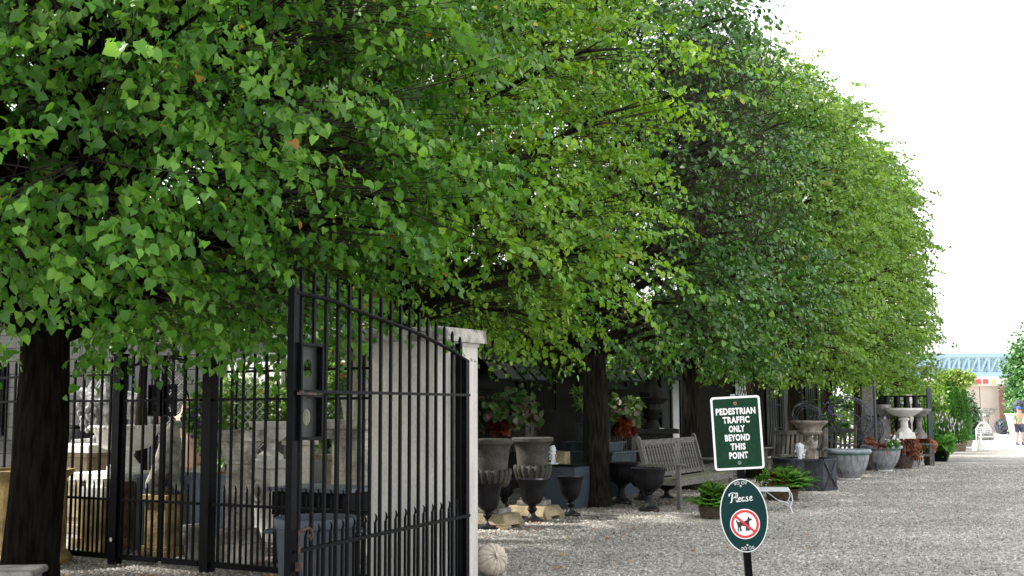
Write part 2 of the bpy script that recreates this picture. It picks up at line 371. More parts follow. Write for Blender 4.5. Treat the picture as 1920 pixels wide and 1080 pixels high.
def litter():
    n = 1000; Y = 9.3+(rng.random(n)**1.3)*17; X = np.clip(.57*Y-8.6+rng.normal(size=n)*1.9, -.42*Y, .46*Y)
    P = np.stack([X, Y, np.array([gz(y) for y in Y])+.022], 1); T = unit(n); T[:, 2] *= .15; Nn = unit(n)*.35; Nn[:, 2] = 1
    me = leaf_mesh('fallen_leaves', P, T, Nn, .026+.03*rng.random(n), rng.random(n), S4)
    m = leafmat('fallen_leaf', [(0, (.22, .07, .02)), (.5, (.34, .15, .05)), (.8, (.5, .3, .08)), (1, (.45, .38, .25))], 0, .8, .2)
    stuff(link('fallen_leaves', me, m))
litter()

# ------------------------------------------------------------------ left block wall of the yard, block by block
def block_wall():
    P0 = Vector((-6.64, 17.2, 0)); o = P0-AN*3.4
    t = thing('block_wall', 'grey painted concrete block wall with a dark navy door, at the back of the yard', 'wall', o, FYAW)
    L_ = 3.4+3.16; rows = 21
    part('mortar_core', MB().box((L_/2, .12, rows*.203/2), (L_-.02, .2, rows*.203)), 'cmu', t)
    full = MB().box((0, 0, 0), (.394, .04, .193), taper=1).mesh('block'); half = MB().box((0, 0, 0), (.19, .04, .193)).mesh('block')
    for me in (full, half): me.materials.append(MT['cmu'])
    for r_ in range(rows):
        z = .1015+r_*.203; x = .2 if r_ % 2 else 0.
        while x < L_-.1:
            if x == 0.: me, xc = half, .1; nx = .2
            else: me, xc = full, x+.2; nx = x+.4
            if xc+.2 <= L_+.02:
                link('block', me, None, t, (xc, .002+random.uniform(-.003, .003), z))
            x = nx
    door = MB().box((0, -.03, 1.1), (1.0, .05, 2.35)); s, z = hit(268, 800, P0, AN)
    d = part('door', door, 'navy', t, loc=(s+3.4, 0, 0))
    for k in range(4): part('door_panel', MB().box((-.36+k*.24, -.065, 1.1), (.2, .02, 2.2)), 'navy', d)
    s, z = hit(2, 740, P0, AN)
    w_ = part('window', MB().box((0, -.04, 1.66), (.5, .05, 1.0)).box((0, -.05, 1.12), (.6, .1, .06)), 'iron', t, loc=(s+3.4-.12, 0, 0))
    part('window_pane', MB().box((0, -.075, 1.66), (.4, .012, .88)), 'skyglass', w_)
    part('orange_blind', MB().box((0.05, -.086, 1.42), (.26, .008, .3)), 'rust', w_)
block_wall()

# ------------------------------------------------------------------ building along the alley
def WX(Y): return Vector((.57*Y-12.2, Y, 0))
def building():
    a = WX(17.4); b = WX(38.5); L_ = (b-a).length
    t = thing('alley_building', 'long low dark grey building behind the tree row with awning windows and iron grilles', 'building', a, AYAW)
    # local x along the alley, local y away from the alley (left)
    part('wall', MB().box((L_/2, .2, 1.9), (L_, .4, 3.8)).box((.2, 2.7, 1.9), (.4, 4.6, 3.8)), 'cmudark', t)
    part('roof', MB().box((L_/2, 2.5, 3.86), (L_+.4, 5.4, .12)), 'roofdark', t)
    for k in range(15):
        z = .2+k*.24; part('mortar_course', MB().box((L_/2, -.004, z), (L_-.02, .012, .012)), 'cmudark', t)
    def win(px0, px1, y0, y1, kind):
        s0, z1 = hit(px0, y0, a, AL); s1, z0 = hit(px1, y1, a, AL); cx = (s0+s1)/2; W = s1-s0; h = z1-z0; cz = (z0+z1)/2
        f = MB()
        for sx in (-1, 1): f.box((sx*W/2, -.02, 0), (.06, .08, h+.06))
        for sz in (-1, 1): f.box((0, -.02, sz*h/2), (W, .08, .06))
        fr = part('window', f, 'iron', t, loc=(cx, 0, cz))
        nm = 4 if kind == 'awn' else 3
        part('window_pane', MB().box((0, -.01, 0), (W-.06, .01, h-.06)), 'glass' if kind != 'bright' else 'skyglass', fr)
        if kind == 'awn':        # a sash swung out on its top edge
            c = Vector((0, -.06, h/2)); e = Vector((0, -.72, -h/2+.12)); s = MB()
            for k in range(nm+1):
                x = -W/2+W*k/nm; s.bar(c+Vector((x, 0, 0)), e+Vector((x, 0, 0)), .035, .03)
            for q in (0, .5, 1): p = c.lerp(e, q); s.bar(p+Vector((-W/2, 0, 0)), p+Vector((W/2, 0, 0)), .035, .03)
            part('sash', s, 'iron', fr)
            g = MB(); g.add([c+Vector((-W/2, .004, 0)), c+Vector((W/2, .004, 0)), e+Vector((W/2, .004, 0)), e+Vector((-W/2, .004, 0))], [(0, 1, 2, 3)])
            part('sash_glass', g, 'glass', fr)
        if kind in ('grille', 'bright'):
            s = MB()
            for k in range(7):
                x = -W/2+W*k/6; s.tube([(x, -.1, -h/2), (x+.02, -.16, -h/4), (x-.02, -.16, h/4), (x, -.1, h/2)], .012, 5)
            for q in (-.3, 0, .35): s.tube([(-W/2, -.14, h*q), (0, -.17, h*q+.03), (W/2, -.14, h*q)], .012, 5)
            part('grille', s, 'iron', fr)
    win(868, 968, 640, 728, 'awn'); win(1082, 1172, 640, 728, 'awn')
    win(1374, 1402, 690, 745, 'bright'); win(1432, 1462, 690, 830, 'grille'); win(1506, 1532, 700, 800, 'grille')
    # doorway: glazed leaf, the bright alley's reflection put into its pale colour
    s0, _ = hit(1236, 760, a, AL); s1, _ = hit(1272, 760, a, AL); W = s1-s0
    d = part('door', MB().box((0, -.03, 1.1), (.1, .1, 2.2)).box((-W/2, -.03, 1.1), (.1, .1, 2.2)).box((W/2, -.03, 1.1), (.1, .1, 2.2)).box((0, -.03, 2.2), (W+.1, .1, .08)), 'iron', t, loc=((s0+s1)/2, 0, 0))
    part('door_glass', MB().box((W/4, -.05, 1.12), (W/2-.16, .012, 2.05)), 'skyglass', d)
    part('side_glass', MB().box((-W/4, -.05, 1.12), (W/2-.1, .012, 2.05)), 'glass', d)
    # lit stretch of bare wall between the grilles; light put into paler colour
    s0, z1 = hit(1465, 720, a, AL); s1, z0 = hit(1500, 812, a, AL)
    part('lit_wall_patch', MB().box(((s0+s1)/2, -.012, (z0+z1)/2), (s1-s0, .02, z1-z0)), 'cmu', t)
    # wire trellis panel on the wall
    s0, z1 = hit(982, 700, a, AL); s1, z0 = hit(1038, 770, a, AL); g = MB(); W = s1-s0; hh = z1-z0
    for x in (0, W): g.bar((x, -.05, 0), (x, -.05, hh), .03)
    for z in (0, hh): g.bar((0, -.05, z), (W, -.05, z), .03)
    g.tube([(0.1, -.05, hh), (.25, -.05, hh+.25), (.3, -.05, hh+.8)], .015, 5); g.tube([(W-.1, -.05, hh), (W-.25, -.05, hh+.25), (W-.3, -.05, hh+.8)], .015, 5)
    for k in range(1, 12):
        x = W*k/12; g.tube([(x+.03*math.sin(q*PI), -.05, hh*q/8) for q in range(9)], .006, 3)
    part('wire_trellis', g, 'iron', t, loc=(s0, 0, z0))
    # slatted radiator-like vents below the window boxes
    for (p0, p1) in ((895, 1000), (1140, 1185)):
        s0, z1 = hit(p0, 800, a, AL); s1, z0 = hit(p1, 845, a, AL); g = MB(); k = 0; x = s0
        while x < s1: g.box((x, -.04, (z0+z1)/2), (.05, .04, z1-z0)); x += .12
        part('vent_slats', g, 'darkstone', t)
building()
# far end house wall and awning behind the yard
def yard_back():
    p = PY(668, 16.2); t = thing('cream_end_wall', 'cream painted boarded wall seen behind the open gate', 'wall', p, FYAW)
    for k in range(5): part('board', MB().box((-.32+k*.16, 0, 1.7), (.15, .05+.006*(k % 2), 3.4)), 'cream', t)
    p = PY(478, 15.6); z0 = hz(722, 15.6, 478); z1 = hz(680, 15.6, 478)
    t = thing('yard_shed', 'low shed with white awning fascia and dark sloping roof behind the yard plants', 'shed', p, FYAW)
    part('awning', MB().box((0, -.1, (z0+z1)/2), (1.15, .08, z1-z0)), 'white', t)
    r_ = MB(); r_.add([(-.62, -.14, z1), (.9, -.14, z1), (.9, 1.6, z1+.75), (-.62, 1.6, z1+.75), (-.62, -.14, z1+.04), (.9, -.14, z1+.04), (.9, 1.6, z1+.8), (-.62, 1.6, z1+.8)], [(3, 2, 1, 0), (4, 5, 6, 7), (0, 1, 5, 4), (1, 2, 6, 5), (2, 3, 7, 6), (3, 0, 4, 7)])
    part('roof', r_, 'roofdark', t); part('beam', MB().box((.15, 0, z0-.05), (1.5, .1, .1)), 'brown', t)
    for x in (-.55, .8): part('post', MB().box((x, .05, z0/2), (.08, .08, z0)), 'brown', t)
    part('back_wall', MB().box((.1, 1.4, z0/2), (1.5, .1, z0)), 'cmu', t)
yard_back()

# ------------------------------------------------------------------ lindens
LEAF = dict(
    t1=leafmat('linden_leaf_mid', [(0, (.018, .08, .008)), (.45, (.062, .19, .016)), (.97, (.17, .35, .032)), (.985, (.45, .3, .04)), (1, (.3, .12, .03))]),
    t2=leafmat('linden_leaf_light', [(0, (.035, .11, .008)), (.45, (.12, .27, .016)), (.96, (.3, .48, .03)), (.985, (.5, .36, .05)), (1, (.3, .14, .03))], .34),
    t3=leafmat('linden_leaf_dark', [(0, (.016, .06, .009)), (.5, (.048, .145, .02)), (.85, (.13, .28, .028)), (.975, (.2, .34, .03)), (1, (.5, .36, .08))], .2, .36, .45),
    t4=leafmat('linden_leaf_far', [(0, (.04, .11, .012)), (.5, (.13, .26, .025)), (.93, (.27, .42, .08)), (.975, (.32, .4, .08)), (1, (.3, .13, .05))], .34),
    box=leafmat('shrub_leaf', [(0, (.06, .16, .03)), (.6, (.15, .3, .06)), (1, (.4, .5, .25))]),
    thuja=leafmat('thuja_spray', [(0, (.02, .085, .01)), (.6, (.05, .17, .018)), (1, (.1, .27, .035))], .15),
    fern=leafmat('fern_leaf', [(0, (.04, .12, .015)), (.6, (.08, .24, .02)), (1, (.25, .45, .06))]),
    bronze=leafmat('bronze_leaf', [(0, (.1, .03, .02)), (.5, (.22, .07, .045)), (.85, (.4, .14, .1)), (1, (.16, .18, .05))]),
    coral=leafmat('coral_leaf', [(0, (.4, .08, .06)), (1, (.75, .3, .22))]),
    begonia=leafmat('begonia_leaf', [(0, (.05, .12, .03)), (.4, (.09, .2, .05)), (.62, (.2, .15, .12)), (.72, (.34, .2, .2)), (.85, (.12, .22, .06)), (1, (.2, .32, .1))], .2),
    orange=leafmat('rust_red_leaf', [(0, (.07, .01, .005)), (1, (.2, .04, .012))], .15),
    big=leafmat('broad_green_leaf', [(0, (.03, .13, .018)), (.6, (.08, .25, .03)), (1, (.22, .44, .06))], .3, .35),
)
def ring_noise(a, z, s): return noise.noise(Vector((math.cos(a)*1.6, math.sin(a)*1.6, z*.9))+Vector((s*7.3, 0, 0)))
def linden(base, Ht, Rr, z0, nb, spb, lps, lsize, shape, mat, seed, label, tr=.2, bark='bark', zlo=None, nbtop=0, lean=(0, 0), bare=None, face=None, group='lindens in a row along the alley', droop=.35, limbs=7, zsplit=None, zc=1.88, yclip=None):
    random.seed(seed*13+5)
    t = thing('linden_tree', label, 'tree', base, 0, group)
    # trunk
    pts = []; rr = []; hh = Ht*.86
    for k in range(15):
        z = hh*k/14; q = z/hh
        pts.append((lean[0]*z+.1*noise.noise(Vector((z*.5, seed, 0)))*min(1, z), lean[1]*z+.1*noise.noise(Vector((z*.5, seed, 9)))*min(1, z), z-.03 if k == 0 else z))
        rr.append(tr*((1+.28*math.exp(-z*5)) if z < 2 else 1)*(1-.78*max(0, q-.12)))
    zz = [0, .12, .35, .8, 1.3]; P2 = []; R2 = []
    def axis(z):
        k = min(13, max(0, z/hh*14)); i = int(k); f = k-i; a, b_ = Vector(pts[i]), Vector(pts[i+1]); return a.lerp(b_, f)
    for z in zz: p = axis(z); p.z = z-.03 if z == 0 else z; P2.append(p); R2.append(tr*(1+.45*math.exp(-z*6)))
    for k in range(3, 15):
        if pts[k][2] > 1.5: P2.append(Vector(pts[k])); R2.append(rr[k])
    part('trunk', MB().tube(P2, R2, 14), bark, t, smooth=True)
    def prof(u):
        u = min(1, max(0, u))
        if u < .22: return .74+.26*math.sin(u/.22*PI/2)
        if u < .5: return 1.
        return max(.05, (1-((u-.5)/.52)**(2.2 if Rr > 2.4 else 2.5)))**.8
    # boughs
    L3 = []; tw = MB(); bou = []; limb_n = 0
    tot = nb+nbtop; span = (zsplit or Ht)-z0
    for i in range(tot):
        a = i*2.39996+random.uniform(-.25, .25)
        if i < nb: z = z0+span*((i+.5)/nb)**.9+random.uniform(-.25, .25)
        else: z = zsplit+(Ht-zsplit)*((i-nb+.5)/nbtop)+random.uniform(-.2, .2)
        u = (z-z0)/(Ht-z0); r = Rr*prof(u)*(1+(.42 if Rr > 2.6 else .24)*ring_noise(a, z, seed))*random.uniform(.86, 1.0)
        if face is not None and math.cos(a-face) < -.25 and random.random() < .45: continue
        e = axis(max(.5, z))+Vector((r*math.cos(a), r*math.sin(a), 0)); e.z = z
        s_ = axis(max(z0*.93+.1*random.random(), z-r*random.uniform(.35, .8)))
        m1 = s_.lerp(e, .4)+Vector((0, 0, .12*r)); m2 = s_.lerp(e, .75)+Vector((random.uniform(-.1, .1), random.uniform(-.1, .1), .1*r))
        br = .018+.011*r
        if limb_n < limbs and i % max(1, nb//limbs//2) == 1 and i < nb*.6:
            part('limb', MB().tube([s_, m1, m2, e], [.07+.012*limb_n % .03, .055, .03, .01], 7), bark, t, smooth=True); limb_n += 1
        else: tw.tube([s_, m1, m2, m2.lerp(e, .6)], [br, br*.8, br*.5, .006], 5, cap=False)
        bou.append((s_, m1, m2, e, a, r, i >= nb))
    A = []; Bq = []; SP = []; SD = []; big = []
    for (s_, m1, m2, e, a, r, top) in bou:
        o = Vector((math.cos(a), math.sin(a), 0)); k = spb if not top else max(4, spb//3)
        for j in range(k):
            q = 1-abs(random.gauss(0, .28)); q = max(.25, min(1.03, q))
            p = m1.lerp(m2, (q-.25)/.45) if q < .7 else m2.lerp(e, (q-.7)/.3)
            off = Vector((random.gauss(0, .3), random.gauss(0, .3), random.gauss(-.02, .2)))*(.35+.65*Rr/3)
            c = p+off
            d = (o*.8+off.normalized()*.8+Vector((random.uniform(-.4, .4), random.uniform(-.4, .4), random.uniform(-droop-.25, .35-droop)))).normalized()
            if noise.noise(c*1.15+Vector((seed, 3, 1))) < -.27 and random.random() < .8: continue
            q2 = max(.1, q-.22-.2*random.random()); pa_ = s_.lerp(m1, q2/.25) if q2 < .25 else m1.lerp(m2, (q2-.25)/.45) if q2 < .7 else m2.lerp(e, (q2-.7)/.3)
            SP.append(c); SD.append(d); A.append(pa_); Bq.append(c+d*.4); big.append(1.6 if top else 1.)
    SP = np.array(SP); SD = np.array(SD); A = np.array(A); Bq = np.array(Bq); big = np.array(big); ns = len(SP)
    n = ns*lps; si = np.repeat(np.arange(ns), lps); tt = (np.tile(np.arange(lps), ns)+rng.random(n))/lps
    side = np.where(np.tile(np.arange(lps), ns) % 2, 1., -1.)
    d = SD[si]; up = np.array([0, 0, 1.]); sv = np.cross(d, up); sv /= np.linalg.norm(sv, axis=1, keepdims=True)+1e-6
    sc_ = big[si]; ln = .5*(.7+.3*Rr/3)
    P = SP[si]+d*(tt*ln*sc_)[:, None]+sv*(side*(.03+.05*rng.random(n)))[:, None]-up*(tt**2*.1+.02*rng.random(n))[:, None]+rng.normal(size=(n, 3))*.018
    T = d*.45+sv*(side*.55)[:, None]-up*.62+rng.normal(size=(n, 3))*.42
    Nn = up*.75+d*.5+rng.normal(size=(n, 3))*.42
    size = lsize*(.48+.72*rng.random(n))*sc_
    tree_v = rng.random(ns)*.5
    lv = np.clip((tree_v[si]+rng.random(n)*.5), 0, .96); rare = rng.random(n); lv = np.where(rare < .004, .985+.015*rng.random(n), lv)
    cut = zc+.16*np.sin(P[:, 0]*2.3+seed)*np.cos(P[:, 1]*1.9)+.1*rng.normal(size=n)
    keep = P[:, 2] > cut
    if yclip: keep &= ~((P[:, 0]*-AN.x+P[:, 1]*-AN.y > yclip) & (P[:, 2] < 5.2))  # unseen yard side of the crown cut away so sun reaches the yard
    if bare:
        dq = (P-np.array(bare[0]))/(np.array(bare[1])*1.5); keep &= ~(((dq**2).sum(1) < 1) & (rng.random(n) < .6))
        dq = (P-np.array(bare[0])-np.array([.35, -.6, 0]))/(np.array(bare[1])*1.4); keep &= ~(((dq**2).sum(1) < 1) & (rng.random(n) < .55))
    P, T, Nn, size, lv = P[keep], T[keep], Nn[keep], size[keep], lv[keep]
    ks = (Bq[:, 2] > zc+.05)
    if yclip: ks &= ~((Bq[:, 0]*-AN.x+Bq[:, 1]*-AN.y > yclip) & (Bq[:, 2] < 5.2))
    A, Bq = A[ks], Bq[ks]; SPk = np.nonzero(SP[:, 2] > zc+.1)[0]
    c = link('crown', leaf_mesh('crown', P, T, Nn, size, lv, shape), mat, t)
    b_ = link('twigs', tubes_mesh('twigs', A, Bq, np.full(len(A), .006+.0004*Rr), np.full(len(A), .002)), 'twig', t)
    part('branches', tw, bark, t, smooth=True)
    if bare:                                             # dead bare twigs
        (bc, bs, bn) = bare; bc = np.array(bc); Q = bc+np.clip(rng.normal(size=(bn, 3)), -1.35, 1.35)*np.array(bs); dd = unit(bn)*.6+np.array([.25, -.25, .35])
        E = Q+dd*(.25+.35*rng.random(bn))[:, None]; E2 = E+(dd+unit(bn)*.6)*(.15+.2*rng.random(bn))[:, None]
        me = tubes_mesh('dead_twigs', np.concatenate([Q, E]), np.concatenate([E, E2]), np.concatenate([np.full(bn, .009), np.full(bn, .005)]), np.concatenate([np.full(bn, .005), np.full(bn, .002)]))
        link('dead_twigs', me, 'twig', t)
    # pale seed bracts
    nbk = max(60, ns//12); ii = SPk[rng.integers(0, len(SPk), nbk)]
    Pb = SP[ii]+SD[ii]*.25+rng.normal(size=(nbk, 3))*.05; Tb = rng.normal(size=(nbk, 3))*.35-up
    me = leaf_mesh('seed_bracts', Pb, Tb, unit(nbk), np.full(nbk, lsize*1.15), rng.random(nbk), SN)
    stuff(link('seed_bracts', me, MT['bract'], t))
    return t
MT['bract'] = leafmat('seed_bract', [(0, (.3, .36, .12)), (.8, (.5, .5, .22)), (1, (.45, .25, .1))], .3)
def TX(Y): return Vector((.57*Y-8.77, Y, gz(Y)))
FC = math.atan2(-.6, .8)                                # the side turned to the alley and the camera
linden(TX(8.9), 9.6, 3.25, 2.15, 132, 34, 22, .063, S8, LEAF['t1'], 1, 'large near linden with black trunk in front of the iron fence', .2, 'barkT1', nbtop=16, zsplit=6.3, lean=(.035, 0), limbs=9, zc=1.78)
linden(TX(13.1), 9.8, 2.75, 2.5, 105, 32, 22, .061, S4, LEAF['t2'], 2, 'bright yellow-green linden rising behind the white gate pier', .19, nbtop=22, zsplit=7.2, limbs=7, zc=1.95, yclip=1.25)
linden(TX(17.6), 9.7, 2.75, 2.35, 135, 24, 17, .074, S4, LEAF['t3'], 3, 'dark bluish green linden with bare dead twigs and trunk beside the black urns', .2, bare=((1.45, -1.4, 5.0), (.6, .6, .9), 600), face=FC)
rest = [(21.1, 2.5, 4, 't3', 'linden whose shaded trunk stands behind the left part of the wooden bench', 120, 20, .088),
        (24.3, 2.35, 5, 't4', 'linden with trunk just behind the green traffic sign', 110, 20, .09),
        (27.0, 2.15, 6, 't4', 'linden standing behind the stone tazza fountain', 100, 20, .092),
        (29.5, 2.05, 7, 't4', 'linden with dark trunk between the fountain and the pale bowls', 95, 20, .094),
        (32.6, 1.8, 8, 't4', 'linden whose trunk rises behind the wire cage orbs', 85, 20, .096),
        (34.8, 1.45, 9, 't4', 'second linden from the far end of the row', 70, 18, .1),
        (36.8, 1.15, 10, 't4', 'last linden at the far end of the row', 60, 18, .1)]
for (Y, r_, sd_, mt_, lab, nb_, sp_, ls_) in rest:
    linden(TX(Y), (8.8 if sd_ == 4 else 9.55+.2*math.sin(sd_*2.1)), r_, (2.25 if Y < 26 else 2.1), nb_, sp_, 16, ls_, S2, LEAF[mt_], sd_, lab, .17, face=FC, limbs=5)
linden(PY(268, 12.9), 3.9, .75, 2.35, 22, 18, 14, .06, S4, LEAF['t2'], 14, 'young bright green tree inside the yard behind the fence', .07, limbs=3, group='trees in the yard')
linden(PY(640, 18.4), 6.5, 1.7, 2.2, 50, 18, 14, .08, S4, LEAF['t2'], 15, 'bright green tree at the back of the yard behind the open gate', .07, limbs=3, group='trees in the yard')
# ------------------------------------------------------------------ stone pier
c0 = at(818, 766, 9.15); c0.z = 0
PZ = hz(612, 9.15, 818)
def pier():
    t = thing('gate_pier', 'off-white rendered square pier with a grey stone cap beside the open gate', 'pier', c0, FYAW)
    part('shaft', MB().box((-.335, .315, (PZ-.11)/2), (.67, .63, PZ-.11)), 'pier', t)
    c = MB().box((-.335, .315, PZ-.055), (.79, .75, .11), taper=.975); part('cap', c, 'cap', t)
    part('cap_bed', MB().box((-.335, .315, PZ-.125), (.69, .65, .03)), 'pier', t)
pier()
# ------------------------------------------------------------------ iron fence and double gate
A0 = G(215, 1057); A0.z = 0; B0 = G(402, 1070)
FB = (B0-A0).dot(AN); FE = ((c0-AN*.67+AL*.3)-A0).dot(AN)
FO = A0.copy()
def fz(px, py): return hit(px, py, FO, AN)[1]
ZB = .07; ZL = fz(312, 941); ZM = fz(312, 750.5); ZT = fz(212, 703); ZTIP = ZT+.16
PK = .02
_pk = {}
def picket_mesh(h, curl=False):
    k = (round(h, 3), curl)
    if k not in _pk:
        m = MB()
        if curl: m.bar((0, 0, 0), (0, 0, h-.05), PK*.75); m.tube([(0, 0, h-.05), (.007, -.004, h-.03), (.001, -.005, h-.008), (-.004, 0, h+.008)], [.008, .009, .007, .003], 5)
        else: m.bar((0, 0, 0), (0, 0, h-.02), PK); m.box((0, 0, h-.008), (PK, PK, .025), taper=.35)
        me = m.mesh('picket'); me.materials.append(MT['iron']); _pk[k] = me
    return _pk[k]
def panel(t, x0, x1, step, rails=True, top=True, arch=None, zb=ZB):
    n = max(1, round((x1-x0)/step)); s = (x1-x0)/n
    for z, w in ((zb, .05), (ZL, .022), (ZM, .022))+(((ZT, .022),) if top else ()):
        part('rail', MB().box(((x0+x1)/2, -.008 if w < .03 else 0, z), (x1-x0, .045 if w < .03 else .04, w)), 'iron', t)
    for i in range(n):
        x = x0+s*(i+.5)
        if i > 0 or True:
            zt = ZTIP if arch is None else arch(x)
            link('picket', picket_mesh(zt-zb), None, t, (x0+s*i+s*.5, .0, zb))
        if i < n-1: link('short_picket', picket_mesh(ZL+.17-zb, True), None, t, (x+s/2, 0, zb))
def post(t, x, w, h, ball=False, name='post'):
    p = part(name, MB().box((x, 0, h/2), (w, w, h)).box((x, 0, h+.012), (w+.02, w+.02, .024)), 'iron', t)
    if ball: part('ball_finial', MB().ell((x, 0, h+.09), .062, 14, 10).tube([(x, 0, h+.02), (x, 0, h+.06)], .022, 8), 'black', p, smooth=True)
    return p
ft = thing('iron_fence', 'black iron picket fence panel between the ochre drum and the ball-topped post', 'fence', FO, FYAW)
panel(ft, -3.2, -.06, .131)
ft2 = thing('iron_fence', 'black iron picket fence panel running from the small double gate to the white pier', 'fence', FO, FYAW)
panel(ft2, FB+.06, FE-.02, .14, arch=lambda x: ZTIP+.1)
zA = fz(222, 668)
pa = thing('fence_post', 'square black iron post with ball finial and small round sticker', 'fence post', FO, FYAW); post(pa, 0, .095, zA, True)
part('sticker', MB().prism([(.018*math.cos(a*PI/3), .022*math.sin(a*PI/3)) for a in range(6)], 0, .003), 'cream', pa).matrix_local = Matrix.Translation((0.0, -.056, fz(211, 1010))) @ Matrix.Rotation(PI/2, 4, 'X')
pb = thing('fence_post', 'thick square black iron post on the right of the small double gate', 'fence post', FO, FYAW); post(pb, FB, .1, fz(405, 668))
def small_gate(side):
    mid = FB/2; x0, x1 = (.07, mid-.008) if side < 0 else (mid+.008, FB-.075)
    t = thing('small_gate', ('left' if side < 0 else 'right')+' leaf of the small black double gate with arched top and pierced lock plates', 'gate', FO, FYAW)
    arch = lambda x: ZT+.02+.13*math.cos((x-mid)/(FB/2)*PI/2)
    panel(t, x0+.03, x1-.03, .136, top=False, arch=lambda x: arch(x)+.13)
    part('arch_rail', MB().tube([(x0+(x1-x0)*k/8, -.01, arch(x0+(x1-x0)*k/8)) for k in range(9)], .014, 6), 'iron', t)
    for x in (x0, x1): part('stile', MB().box((x, 0, arch(x)/2+.03), (.034, .034, arch(x)-.06)), 'iron', t)
    xs_ = (x1-.09) if side < 0 else (x0+.09)
    z1, zm, z0 = fz(315, 722), fz(315, 751), fz(315, 779)
    for (a, b) in ((z0, zm), (zm, z1)):
        f = MB(); f.box((xs_, -.02, a), (.15, .03, .014)).box((xs_, -.02, b), (.15, .03, .014))
        f.box((xs_-.075, -.02, (a+b)/2), (.014, .03, b-a)).box((xs_+.075, -.02, (a+b)/2), (.014, .03, b-a))
        fr = part('lock_frame', f, 'iron', t)
        part('pierced_plate', ring_plate(.066, (b-a)/2-.006, .028, .034, xs_, (a+b)/2), 'iron', fr)
def ring_plate(w, h, rx, rz_, cx, cz, y=-.012, th=.006, n=24):
    """a flat rectangular plate with an oval hole"""
    m = MB(); O = []; I = []
    for j in range(n):
        a = 2*PI*j/n; c, s = math.cos(a), math.sin(a); k = 1/max(abs(c)/w, abs(s)/h)
        O.append((cx+c*k, cz+s*k)); I.append((cx+rx*c, cz+rz_*s))
    V = [(x, y-th/2, z) for x, z in O+I]+[(x, y+th/2, z) for x, z in O+I]; k = n
    Fs = []
    for j in range(n):
        q = (j+1) % n
        Fs += [(j, q, k+q, k+j), (2*k+q, 2*k+j, 3*k+j, 3*k+q), (k+j, k+q, 3*k+q, 3*k+j), (q, j, 2*k+j, 2*k+q)]
    return m.add(V, Fs)
small_gate(-1); small_gate(1)
# ------------------------------------------------------------------ the tall open gate leaf
Fr = at(548, 766, 7.02); Fr.z = 0; Hn = at(875, 766, 9.37); Hn.z = 0
GD = (Hn-Fr).normalized(); GLn = (Hn-Fr).length; GY = math.atan2(GD.y, GD.x)
def gate():
    t = thing('iron_gate', 'tall black iron gate leaf standing open with sweeping top rail and pierced lock box', 'gate', Fr, GY)
    g = lambda px, py: hit(px, py, Fr, GD)
    tops = [g(*q) for q in ((552, 549), (584, 555), (622, 564), (654, 578), (697, 594), (751, 613), (783, 626), (815, 642), (842, 656), (875, 678))]
    def tz(s):
        for (a, za), (b, zb_) in zip(tops, tops[1:]):
            if s <= b: return za+(zb_-za)*(s-a)/(b-a)
        return tops[-1][1]
    zl = (g(552, 1037)[1]+g(875, 963)[1])/2; zm = g(700, 737)[1]
    part('top_rail', MB().tube([(s, -.012, z) for s, z in tops], .015, 8), 'iron', t, smooth=True)
    part('rail', MB().box((GLn/2, -.02, zm), (GLn, .03, .02)), 'iron', t); part('rail', MB().box((GLn/2, -.02, zl), (GLn, .03, .022)), 'iron', t)
    part('rail', MB().box((GLn/2, 0, .07), (GLn, .04, .05)), 'iron', t)
    part('stile', MB().box((0, 0, tops[0][1]/2+.05), (.058, .045, tops[0][1]-.04)), 'iron', t)
    part('hinge_stile', MB().box((GLn-.03, 0, tops[-1][1]/2+.02), (.06, .05, tops[-1][1]-.02)), 'iron', t)
    hp = part('hinge_post', MB().box((GLn-.02, .06, 1.0), (.04, .045, 2.0)), 'iron', t)
    for z in (.35, 1.7): part('hinge', MB().tube([(GLn+.005, .03, z-.05), (GLn+.005, .03, z+.05)], .018, 8), 'iron', hp)
    n = 17; st = (GLn-.06)/n
    z_lo = g(570, 822)[1]; z_hi = g(570, 646)[1]
    for i in range(n):
        s = .03+st*(i+.5)
        if s < .25: # interrupted by the lock box
            link('picket', picket_mesh(tz(s)+.16-z_hi), None, t, (s, .012, z_hi)); link('picket', picket_mesh(z_lo-.09), None, t, (s, .012, .09))
        else: link('picket', picket_mesh(tz(s)+.17-.09), None, t, (s, .012, .09))
        if i: link('short_picket', picket_mesh(zl+.13-.09, True), None, t, (s-st/2, .005, .09))
    # lock box
    s1 = g(594, 738)[0]; x0, x1 = .035, s1; zmid = (g(570, 735)[1]+g(570, 742)[1])/2
    for a, b in ((z_lo, zmid-.012), (zmid+.012, z_hi)):
        f = MB(); W = x1-x0; cx = (x0+x1)/2
        f.box((cx, -.02, a), (W+.02, .05, .018)).box((cx, -.02, b), (W+.02, .05, .018)).box((x0, -.02, (a+b)/2), (.018, .05, b-a)).box((x1, -.02, (a+b)/2), (.018, .05, b-a))
        fr = part('lock_frame', f, 'iron', t)
        part('pierced_plate', ring_plate(W/2-.012, (b-a)/2-.01, .05, .055, cx+.005, (a+b)/2, y=.0, th=.008), 'signdark', fr)
    part('latch_bar', MB().box((.08, -.05, zmid), (.2, .01, .014)).box((.02, -.05, zmid+.01), (.022, .02, .02)), 'rust', t)
    # drop bolt and curled handle
    hk = g(560, 994); q = hk[1]
    part('drop_bolt', MB().tube([(.03, -.045, q), (.03, -.045, q-.2)], .008, 6).box((.03, -.045, q-.21), (.035, .03, .05)), 'rust', t)
    part('curled_handle', MB().tube([(.03, -.045, q), (.13, -.045, q+.01), (.165, -.045, q-.005), (.175, -.045, q-.04), (.15, -.045, q-.06), (.13, -.045, q-.045), (.142, -.045, q-.03)], .009, 6), 'rust', t, smooth=True)
